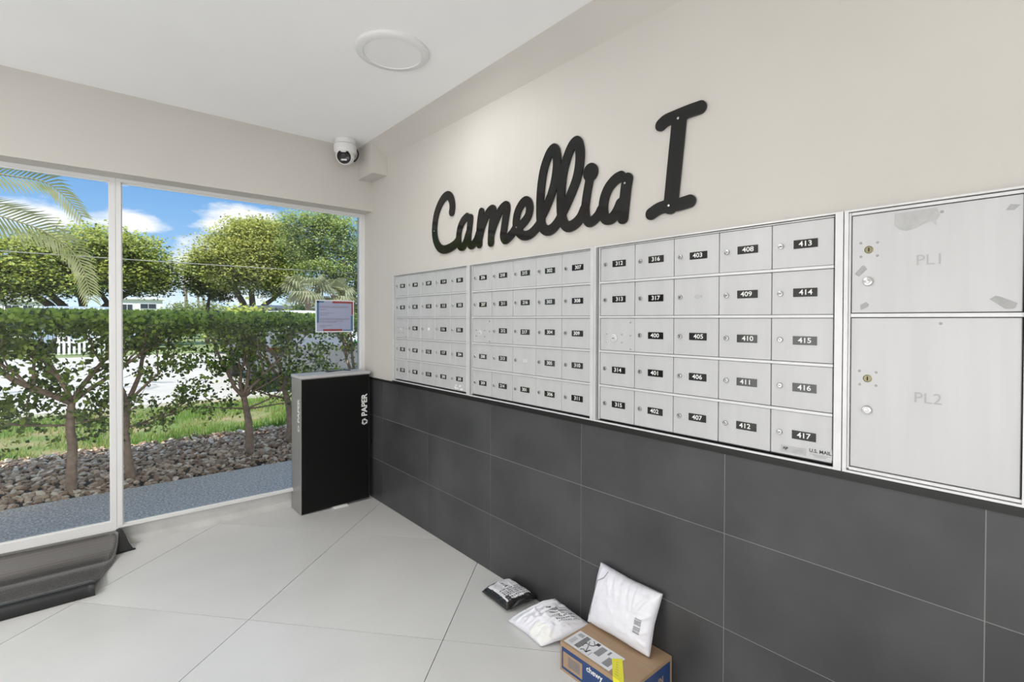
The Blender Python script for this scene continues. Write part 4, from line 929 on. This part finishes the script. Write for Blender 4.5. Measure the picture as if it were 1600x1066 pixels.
# ------------------------------------------------------------------ trees
def crown(parent, blobs, mats, leaf_s, n, seed, core=0.80, fl=0.0, pm=0.3, cs=.34):
    """crown of many small flattened leaf clumps sitting on and in irregular blobs"""
    random.seed(seed); V, F, MI = [], [], []
    tot = sum(b[3] * b[4] + b[3] * b[5] for b in blobs); per = 26
    for (x, y, z, rx, ry, rz) in blobs:
        for k in range(int(n / per * (rx * ry + rx * rz) / tot)):
            d = Vector((random.gauss(0, 1), random.gauss(0, 1), random.gauss(.12, 1))).normalized()
            if d.y > .55 and random.random() < .6: d.y = -d.y
            n2 = noise.noise(Vector((x + d.x * 3, y + d.y * 3, z + d.z * 3)))
            rr = (1 + .22 * n2) * (random.uniform(.80, 1.10) if not fl else random.random() ** .35 * 1.1)
            c = Vector((x + d.x * rx * rr, y + d.y * ry * rr, z + d.z * rz * rr)); sc = cs * random.uniform(.5, 1.25) * min(1, .4 + rz)
            h = d.z * .5 + (rr - .95) * 1.6 + random.uniform(-.35, .35); m0 = 1 if h > pm - .25 else (2 if h < -.30 else 0)  # sun and shade painted in: bright leaf on upper clumps, dark leaf on lower
            tilt = Vector((random.gauss(0, .25), random.gauss(-.1, .25), 1)).normalized()
            for q in range(per):
                o_ = Vector((random.gauss(0, sc), random.gauss(0, sc), random.gauss(0, sc * .42))); p = c + o_
                nr = tilt + Vector((random.gauss(0, .45), random.gauss(-.15, .45), random.gauss(0, .3)))
                leaf(V, F, p, leaf_s * random.uniform(.6, 1.3), nr, 1.3)
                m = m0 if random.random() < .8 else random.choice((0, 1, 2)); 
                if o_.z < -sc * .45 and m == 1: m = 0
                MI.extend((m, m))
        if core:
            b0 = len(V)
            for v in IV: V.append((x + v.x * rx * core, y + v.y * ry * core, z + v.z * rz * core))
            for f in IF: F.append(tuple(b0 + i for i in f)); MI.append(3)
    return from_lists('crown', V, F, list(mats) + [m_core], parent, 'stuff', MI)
def tree(name, label, base, trunks, blobs, mats, leaf_s, n, seed, core=.8, fl=0.0, bark=None, group=None, pm=.3, cs=.34):
    t = thing(name, label, 'tree', base, group)
    bm = bmesh.new()
    for pts, r0, r1 in trunks:
        P = spline(pts, 4); tube(bm, P, [r0 + (r1 - r0) * k / (len(P) - 1) for k in range(len(P))], 8)
    obj('trunk', bm, bark or m_bark2, t); crown(t, blobs, mats, leaf_s, n, seed, core, fl, pm, cs); return t
# wide dark-green spreading tree, left
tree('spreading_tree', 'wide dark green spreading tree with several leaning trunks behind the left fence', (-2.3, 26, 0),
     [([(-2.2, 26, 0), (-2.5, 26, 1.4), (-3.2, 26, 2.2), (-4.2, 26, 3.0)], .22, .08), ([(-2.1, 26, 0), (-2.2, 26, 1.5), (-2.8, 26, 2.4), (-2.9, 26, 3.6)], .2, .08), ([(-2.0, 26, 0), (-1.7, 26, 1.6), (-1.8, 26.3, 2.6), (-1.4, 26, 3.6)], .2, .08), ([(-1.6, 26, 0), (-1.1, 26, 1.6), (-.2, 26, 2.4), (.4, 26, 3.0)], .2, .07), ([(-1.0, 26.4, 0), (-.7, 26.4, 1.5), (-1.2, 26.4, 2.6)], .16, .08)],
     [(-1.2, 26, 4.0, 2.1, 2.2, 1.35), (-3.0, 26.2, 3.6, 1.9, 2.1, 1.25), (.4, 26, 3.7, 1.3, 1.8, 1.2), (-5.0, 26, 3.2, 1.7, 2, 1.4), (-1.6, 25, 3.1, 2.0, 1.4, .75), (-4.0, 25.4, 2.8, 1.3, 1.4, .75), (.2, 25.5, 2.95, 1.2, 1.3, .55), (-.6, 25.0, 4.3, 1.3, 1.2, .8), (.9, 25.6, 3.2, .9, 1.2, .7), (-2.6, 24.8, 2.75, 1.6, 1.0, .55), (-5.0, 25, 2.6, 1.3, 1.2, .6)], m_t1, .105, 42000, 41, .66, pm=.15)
tree('spreading_tree', 'second wide green tree, mostly hidden behind the palm fronds at the left edge', (-8.9, 28.5, 0),
     [([(-8.9, 28.5, 0), (-8.8, 28.5, 1.6), (-8.2, 28.5, 3.0)], .25, .1), ([(-8.9, 28.5, 0), (-9.2, 28.5, 1.6), (-9.9, 28.5, 3.0)], .22, .1)],
     [(-8.9, 28.5, 4.0, 2.1, 2.2, 1.6), (-10.9, 28.5, 3.5, 1.7, 1.9, 1.3)], m_t1, .17, 9000, 42, .82)
# yellow-green tree in the middle
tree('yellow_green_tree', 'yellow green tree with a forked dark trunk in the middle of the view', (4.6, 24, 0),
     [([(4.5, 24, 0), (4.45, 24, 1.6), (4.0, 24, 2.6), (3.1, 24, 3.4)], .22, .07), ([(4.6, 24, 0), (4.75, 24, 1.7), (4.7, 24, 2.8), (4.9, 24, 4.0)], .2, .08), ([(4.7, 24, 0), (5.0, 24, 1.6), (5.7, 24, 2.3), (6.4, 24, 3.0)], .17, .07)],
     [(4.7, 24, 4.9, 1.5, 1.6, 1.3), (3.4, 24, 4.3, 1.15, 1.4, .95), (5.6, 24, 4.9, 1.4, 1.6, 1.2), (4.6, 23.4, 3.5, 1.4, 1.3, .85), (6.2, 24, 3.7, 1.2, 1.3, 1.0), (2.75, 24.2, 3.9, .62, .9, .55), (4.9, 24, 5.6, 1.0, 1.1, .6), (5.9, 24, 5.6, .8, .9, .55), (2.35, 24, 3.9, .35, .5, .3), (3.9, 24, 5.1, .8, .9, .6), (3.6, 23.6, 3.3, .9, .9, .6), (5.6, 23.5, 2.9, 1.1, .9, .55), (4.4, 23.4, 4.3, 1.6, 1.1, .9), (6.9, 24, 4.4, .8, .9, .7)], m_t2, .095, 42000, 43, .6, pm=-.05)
tree('dark_bushy_tree', 'small dark green tree at the left foot of the yellow green tree', (3.0, 26, 0),
     [([(3.1, 26, 0), (3.1, 26, 1.6), (3.3, 26, 3.0)], .12, .05)],
     [(3.0, 26, 3.25, .75, .8, .75), (3.7, 26, 2.8, .65, .7, .55), (2.6, 26.2, 3.6, .45, .5, .4)], (m_t2[2], m_t1[0], m_t1[2]), .12, 5000, 44, .7)
tree('broad_tree', 'broad green tree far to the left of the feather palm, mirrored in the script sign', (-9.5, 12.5, 0),
     [([(-9.5, 12.5, 0), (-9.4, 12.5, 1.4), (-9.0, 12.5, 2.8)], .2, .1)],
     [(-9.5, 12.5, 3.6, 2.2, 2.0, 1.6), (-7.9, 12.3, 3.1, 1.4, 1.4, 1.1), (-11.4, 12.5, 3.2, 1.6, 1.6, 1.3), (-9.6, 12.2, 2.2, 2.4, 1.5, .9)], m_t3, .12, 16000, 47, .7, pm=-.3)
# airy tree at the right
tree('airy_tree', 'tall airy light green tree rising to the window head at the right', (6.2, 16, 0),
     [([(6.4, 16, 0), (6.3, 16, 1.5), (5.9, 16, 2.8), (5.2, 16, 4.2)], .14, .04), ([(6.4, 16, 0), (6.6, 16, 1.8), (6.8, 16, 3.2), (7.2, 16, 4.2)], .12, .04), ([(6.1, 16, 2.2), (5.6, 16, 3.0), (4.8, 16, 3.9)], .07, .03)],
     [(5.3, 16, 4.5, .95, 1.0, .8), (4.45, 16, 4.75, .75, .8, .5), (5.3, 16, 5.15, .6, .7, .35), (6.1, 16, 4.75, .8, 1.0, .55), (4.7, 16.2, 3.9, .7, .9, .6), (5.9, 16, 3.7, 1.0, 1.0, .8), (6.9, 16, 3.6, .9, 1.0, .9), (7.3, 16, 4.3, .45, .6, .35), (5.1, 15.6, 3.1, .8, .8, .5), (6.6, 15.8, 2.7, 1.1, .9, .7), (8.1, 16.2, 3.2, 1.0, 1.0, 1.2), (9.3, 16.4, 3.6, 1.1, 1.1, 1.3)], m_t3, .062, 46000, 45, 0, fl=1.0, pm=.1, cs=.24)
# low bushes
random.seed(6)
for k, (x, y, z, rx, rz, lb) in enumerate(((3.0, 35, 1.3, 1.1, .95, 'pale rounded bush right of the white house'), (5.2, 40, 1.45, 1.5, 1.1, 'pale yellow bush under the thin palms'), (6.4, 35, 1.1, 1.2, .9, 'pale bush left of the forked trunk'), (5.3, 18.2, 1.0, .8, .95, 'green bush behind the van roof'), (3.2, 18.2, .9, 1.0, .75, 'dark green bush left of the van'), (7.6, 17.5, 1.1, 1.2, 1.2, 'green bush at the foot of the airy tree'))):
    t = thing('garden_bush', lb, 'bush', (x, y, 0), None)
    bm = bmesh.new(); tube(bm, [(x, y, 0), (x, y, z * .8)], .08, 6); obj('stem', bm, m_bark2, t)
    crown(t, [(x, y, z, rx, rx * .9, rz), (x + rx * .5, y, z * .85, rx * .6, rx * .6, rz * .7), (x - rx * .5, y, z * .85, rx * .6, rx * .6, rz * .7)], m_bush if k < 3 else m_t1 if k > 3 else m_t3, .13, 3600, 60 + k, .8)
# ------------------------------------------------------------------ feather palm whose fronds hang into the left pane
def frond(parent, pts, L0, seed, mtl, curl=.35, n=64, w=0.022, prof=None, side_up=0.25, name='frond', twist=0.0):
    random.seed(seed); P = spline(pts, 10); V, F, MI = [], [], []; N = len(P)
    bm = bmesh.new(); tube(bm, P, [0.013 * (1 - .8 * k / (N - 1)) + .003 for k in range(N)], 6)
    rb = obj(name, bm, m_rachis, parent, at=pts[0])
    acc = [0.0]
    for a, b in zip(P, P[1:]): acc.append(acc[-1] + (b - a).length)
    for k in range(n):
        s = (k + .5) / n; i = min([q for q in range(N - 1) if acc[q] <= s * acc[-1]][-1], N - 2); p = P[i].lerp(P[i + 1], (s * acc[-1] - acc[i]) / max(1e-6, acc[i + 1] - acc[i])); T = (P[i + 1] - P[i]).normalized()
        side = T.cross(Vector((0, 0, 1)))
        side = side.normalized() if side.length > .05 else Vector((0, 1, 0)); up = side.cross(T).normalized(); side, up = side * math.cos(twist) + up * math.sin(twist), up * math.cos(twist) - side * math.sin(twist)
        ln = L0 * min(1, .55 + 1.6 * s) * (1 - max(0, s - .55) / .45 * .55) * random.uniform(.88, 1.08)
        for sg in (-1, 1):
            d = (side * sg * .80 + T * (.50 + .35 * s) + up * side_up).normalized(); a = p.copy(); b = p + d * ln * .5; c = b + (d + Vector((0, 0, -curl - random.uniform(0, .25)))).normalized() * ln * .5
            wv = d.cross(up + side * .4 * sg).normalized() * w * random.uniform(.8, 1.1); q = len(V)
            V += [tuple(a - wv * .5), tuple(a + wv * .5), tuple(b + wv), tuple(b - wv), tuple(c)]
            F += [(q, q + 1, q + 2, q + 3), (q + 3, q + 2, q + 4)]
    from_lists('leaflets', V, F, mtl, rb, 'stuff')
pt = thing('feather_palm', 'feather palm left of the window whose long fronds arch into the left pane', 'palm tree', (-4.7, 7.0, 0))
bm = bmesh.new(); P = [(-4.7, 7, -0.05), (-4.72, 7, 1.2), (-4.68, 7, 2.5)]; S_ = spline(P, 10); tube(bm, S_, [.19 + .02 * (k % 2) for k in range(len(S_))], 12); obj('trunk', bm, m_ptrunk, pt)
ctr = (-4.68, 7.0, 2.5)
frond(pt, [ctr, (-4.0, 7.0, 2.95), (-3.2, 7.0, 2.95), (-2.5, 7.0, 2.75), (-2.07, 7.0, 2.60), (-1.76, 7.0, 2.36), (-1.60, 7.0, 2.06), (-1.50, 7.0, 1.56)], .47, 1, m_frond, curl=.22, n=78, w=.016, twist=1.25, side_up=.1)
frond(pt, [ctr, (-4.2, 7.05, 3.1), (-3.4, 7.1, 3.42), (-2.5, 7.1, 3.38), (-2.06, 7.1, 3.36), (-1.83, 7.1, 3.20), (-1.60, 7.1, 2.88)], .44, 2, m_frond, curl=.25, n=72, w=.016, side_up=-.1, twist=1.3)
for k, (dx, dy, dz) in enumerate(((-1.6, .3, .9), (-1.3, -1.0, .8), (-.5, 1.7, 1.0), (-1.0, 1.3, .4), (-.4, -1.5, .9), (-2.0, -.2, .1), (-.9, .5, 1.8))):
    c0 = Vector(ctr); frond(pt, [ctr, tuple(c0 + Vector((dx * .4, dy * .4, dz * .7))), tuple(c0 + Vector((dx * .9, dy * .9, dz))), tuple(c0 + Vector((dx * 1.4, dy * 1.4, dz - .7)))], .45, 10 + k, m_frond, curl=.5, n=48, w=.017)
# fan palm under the airy tree
def fan_palm(x, y, h, label, r, seed, nf=14, group=None, tr=.09):
    random.seed(seed); t = thing('fan_palm', label, 'palm tree', (x, y, 0), group)
    bm = bmesh.new(); S_ = spline([(x, y, -.04), (x + .03 * h, y, h * .5), (x, y, h)], 6); tube(bm, S_, [tr * (1.25 - .35 * k / (len(S_) - 1)) for k in range(len(S_))], 8); obj('trunk', bm, m_ptrunk, t)
    for k in range(nf):
        a = 2 * math.pi * k / nf * 2.4 + random.uniform(-.2, .2); e = random.uniform(-.55, .9); d = Vector((math.cos(a) * math.cos(e), math.sin(a) * math.cos(e), math.sin(e)))
        V, F = [], []; c = Vector((x, y, h)) + d * r * .45; sd = d.cross(Vector((0, 0, 1))).normalized(); up = sd.cross(d)
        V += [(x - .01, y, h), (x + .01, y, h), tuple(c)]; F.append((0, 1, 2))
        for q in range(15):
            th = R(-95 + 190 * q / 14); dd = (d * math.cos(th) + sd * math.sin(th)).normalized(); tip = c + dd * r * random.uniform(.5, .65) + Vector((0, 0, -.22 * r * abs(math.sin(th)) - .12 * r)); w = (d * -math.sin(th) + sd * math.cos(th)) * r * .035; b = len(V)
            mid = c + dd * r * .35; V += [tuple(c), tuple(mid + w), tuple(tip), tuple(mid - w)]; F.append((b, b + 1, b + 2, b + 3))
        from_lists('fan_leaf', V, F, m_frond2, t)
fan_palm(4.12, 14.0, 2.25, 'pale fan palm in front of the airy tree', .95, 71, 22, tr=.10)
fan_palm(5.25, 14.6, 2.15, 'pale fan palm behind the window notice', .95, 72, 20, tr=.10)
for k, (x, y, h, lb) in enumerate(((6.25, 60, 7.0, 'tallest thin palm between the two big trees'), (6.72, 62, 4.6, 'shorter thin palm right beside the tallest thin palm'), (7.25, 58, 4.3, 'small thin palm with the bushy head'), (8.0, 60, 4.7, 'thin palm left of the yellow green tree'))): fan_palm(x, y, h, lb, .95, 80 + k, 12, tr=.10)

# ------------------------------------------------------------------ buildings, fence, wire, lamp
def house(name, label, x0, x1, y0, y1, h, wins, roof=.12):
    t = thing(name, label, 'building', ((x0 + x1) / 2, (y0 + y1) / 2, 0)); obj('wall', B(x0, x1, y0, y1, -.04, h), m_bwhite, t)
    obj('roof', B(x0 - .2, x1 + .2, y0 - .2, y1 + .2, h, h + roof), m_roof, t)
    for a, b, c, d in wins:
        bm = bmesh.new(); box(bm, a, b, y0 - .04, y0, c, d); w = obj('window', bm, m_fwhite, t)
        for q in range(2):
            m_ = (a + b) / 2; xa, xb = ((a + .03, m_ - .02), (m_ + .02, b - .03))[q]
            obj('pane', B(xa, xb, y0 - .05, y0 - .04, c + .03, d - .03), m_bwin, w)
    return t
house('white_house', 'low white flat house with dark windows right of the mullion', .2, 3.0, 45, 52, 2.78, [(1.55, 2.6, 2.05, 2.47), (.4, 1.1, 1.9, 2.4)])
house('white_house', 'low white house with a pale roof behind the fence at the left', -9.5, -3.9, 45, 53, 2.45, [(-5.9, -5.2, 1.7, 2.2), (-5.0, -4.5, 1.7, 2.2)], .3)
t = thing('metal_fence', 'dark thin metal fence in front of the white house at the left', 'fence', (-4.2, 20, 0))
bm = bmesh.new()
for z in (.2, 1.52): box(bm, -8.0, -2.4, 19.98, 20.0, z, z + .03)
obj('fence_rail', bm, m_fmetal, t); bm = bmesh.new(); x = -8.0
while x < -2.4: box(bm, x, x + .018, 19.96, 19.98, 0, 1.70); x += .12
obj('fence_bars', bm, m_fmetal, t, kind='stuff')
t = thing('picket_fence', 'white picket fence below the spreading tree', 'fence', (-1.9, 20, 0))
bm = bmesh.new()
for z in (.4, 1.46): box(bm, -2.38, -1.1, 20.0, 20.03, z, z + .06)
obj('fence_rail', bm, m_fwhite, t); bm = bmesh.new(); x = -2.36
while x < -1.1:
    prism(bm, [(x, 0), (x + .075, 0), (x + .075, 1.60), (x + .0375, 1.68), (x, 1.60)], 1, 19.97, 20.0); x += .135
obj('pickets', bm, m_fwhite, t, kind='stuff')
bm = bmesh.new(); P = []
for k in range(33):
    s = k / 32; P.append((-30 + 60 * s, 15, 3.75 - .75 * (1 - (2 * s - 1) ** 2) + .0))
tube(bm, P, .013, 6); tag(obj('overhead_wire', bm, m_wire, at=(0, 15, 3.0)), 'thin overhead wire crossing in front of the trees', 'wire')
for sx_ in (-30, 30):
    bm = bmesh.new(); tube(bm, [(sx_, 15, -.05), (sx_, 15, 4.4)], [.13, .1], 10); tag(obj('utility_pole', bm, m_bark2, at=(sx_, 15, 0)), 'wooden utility pole at the %s end of the overhead wire' % ('left' if sx_ < 0 else 'right'), 'pole')
t = thing('street_lamp', 'small white street lamp in front of the forked trunk', 'street lamp', (6.57, 30, 0))
bm = bmesh.new(); tube(bm, [(6.57, 30, -.04), (6.57, 30, 2.7)], .035, 8); obj('lamp_post', bm, m_fwhite, t)
bm = bmesh.new(); box(bm, 6.22, 6.5, 29.9, 30.1, 2.62, 2.70); box(bm, 6.64, 6.92, 29.9, 30.1, 2.62, 2.70); box(bm, 6.4, 6.75, 29.96, 30.04, 2.68, 2.72); obj('lamp_head', bm, m_fwhite, t)

# ------------------------------------------------------------------ parked cars, half hidden by the hedge
def car(label, x, y, rz, paint, kind='sedan', ln=4.4, wd=1.75, ht=1.45):
    t = thing('parked_' + ('van' if kind == 'van' else 'car'), label, 'car', (x, y, -.05)); g0 = -.05
    h = ht; l = ln / 2
    if kind == 'van': prof = [(-l, .35), (-l + .03, h - .12), (-l + .15, h), (l - 1.3, h), (l - .75, h * .62), (l - .1, h * .50), (l, .35)]
    elif kind == 'suv': prof = [(-l, .40), (-l + .05, .95), (-l + .25, h - .06), (-l + .6, h), (l - 1.9, h), (l - 1.2, 1.02), (l - .15, .92), (l, .4)]
    else: prof = [(-l, .35), (-l + .05, .85), (-l + .65, .95), (-l + 1.25, h), (l - 2.0, h), (l - 1.25, .95), (l - .15, .80), (l, .35)]
    M = Matrix.Rotation(rz, 4, 'Z')
    def fin(name, bm, m, bev=0):
        bmesh.ops.transform(bm, matrix=Matrix.Translation((x, y, g0)) @ M, verts=bm.verts); return obj(name, bm, m, t, bevel=bev)
    bm = bmesh.new(); prism(bm, [(a, b) for a, b in prof], 1, -wd / 2, wd / 2)
    for v in bm.verts:
        if v.co.z > 1.0: v.co.y *= .86
    fin('car_body', bm, paint, .05)
    top = h - .1; zb = .98 if kind != 'van' else h * .66; xa = -l + (1.15 if kind == 'sedan' else .45); xb = l - (1.75 if kind != 'van' else 1.4)
    for s in (-1, 1):
        bm = bmesh.new(); n3 = 3
        for q in range(n3):
            a = xa + (xb - xa) * q / n3 + .04; b = xa + (xb - xa) * (q + 1) / n3 - .04; yy = s * (wd / 2 - .03); yt = s * (wd / 2 * .86 + .012)
            box(bm, a, b, min(yt - s * .02, yt), max(yt - s * .02, yt), zb + .06, top)
        fin('side_window', bm, m_carglass)
    for sx_ in (-1, 1):
        for s in (-1, 1):
            bm = bmesh.new(); lathe(bm, [(.31, -.1), (.33, -.08), (.33, .08), (.31, .1), (.18, .09), (.0005, .08)], (sx_ * (l - .85), s * (wd / 2 - .06), .33), (0, s, 0), 20); fin('wheel', bm, m_tyre)
    bm = bmesh.new()
    for s in (-1, 1): box(bm, -l - .015, -l + .06, s * wd / 2 * .72 - .09, s * wd / 2 * .72 + .09, .72, .82)
    fin('tail_light', bm, m_tail)
    bm = bmesh.new()
    for s in (-1, 1): box(bm, l - .08, l + .01, s * wd / 2 * .62 - .16, s * wd / 2 * .62 + .16, .60, .74)
    fin('headlight', bm, m_white); return t
car('white car parked behind the hedge below the window notice', 3.45, 11.2, R(276), m_cwhite, 'suv', ht=1.56)
car('grey car parked behind the hedge left of the recycling bin', 1.75, 8.1, R(86), m_cdark, 'sedan', ht=1.44)
car('grey blue van whose roof shows above the hedge', 4.55, 21.0, R(100), m_cgrey, 'van', 4.6, 1.8, 1.90)
car('pale blue car beyond the left fence beside the mullion', -1.1, 22.6, R(10), m_cblue2, 'suv', ht=1.78)
t = thing('green_cart', 'bright green wheeled cart glimpsed through the hedge above the bin lid', 'cart', (3.3, 7.4, -.05))
bm = bmesh.new(); prism(bm, [(3.12, .0), (3.48, .0), (3.54, .72), (3.06, .72)], 1, 7.2, 7.6); obj('cart_tub', bm, m_green, t, bevel=.02)
obj('cart_lid', B(3.04, 3.56, 7.16, 7.64, .72, .78), m_green, t, bevel=.015)
for s in (-1, 1):
    bm = bmesh.new(); lathe(bm, [(.09, -.03), (.09, .03)], (3.3 + s * .2, 7.62, .04), (1, 0, 0), 14); obj('wheel', bm, m_tyre, t)
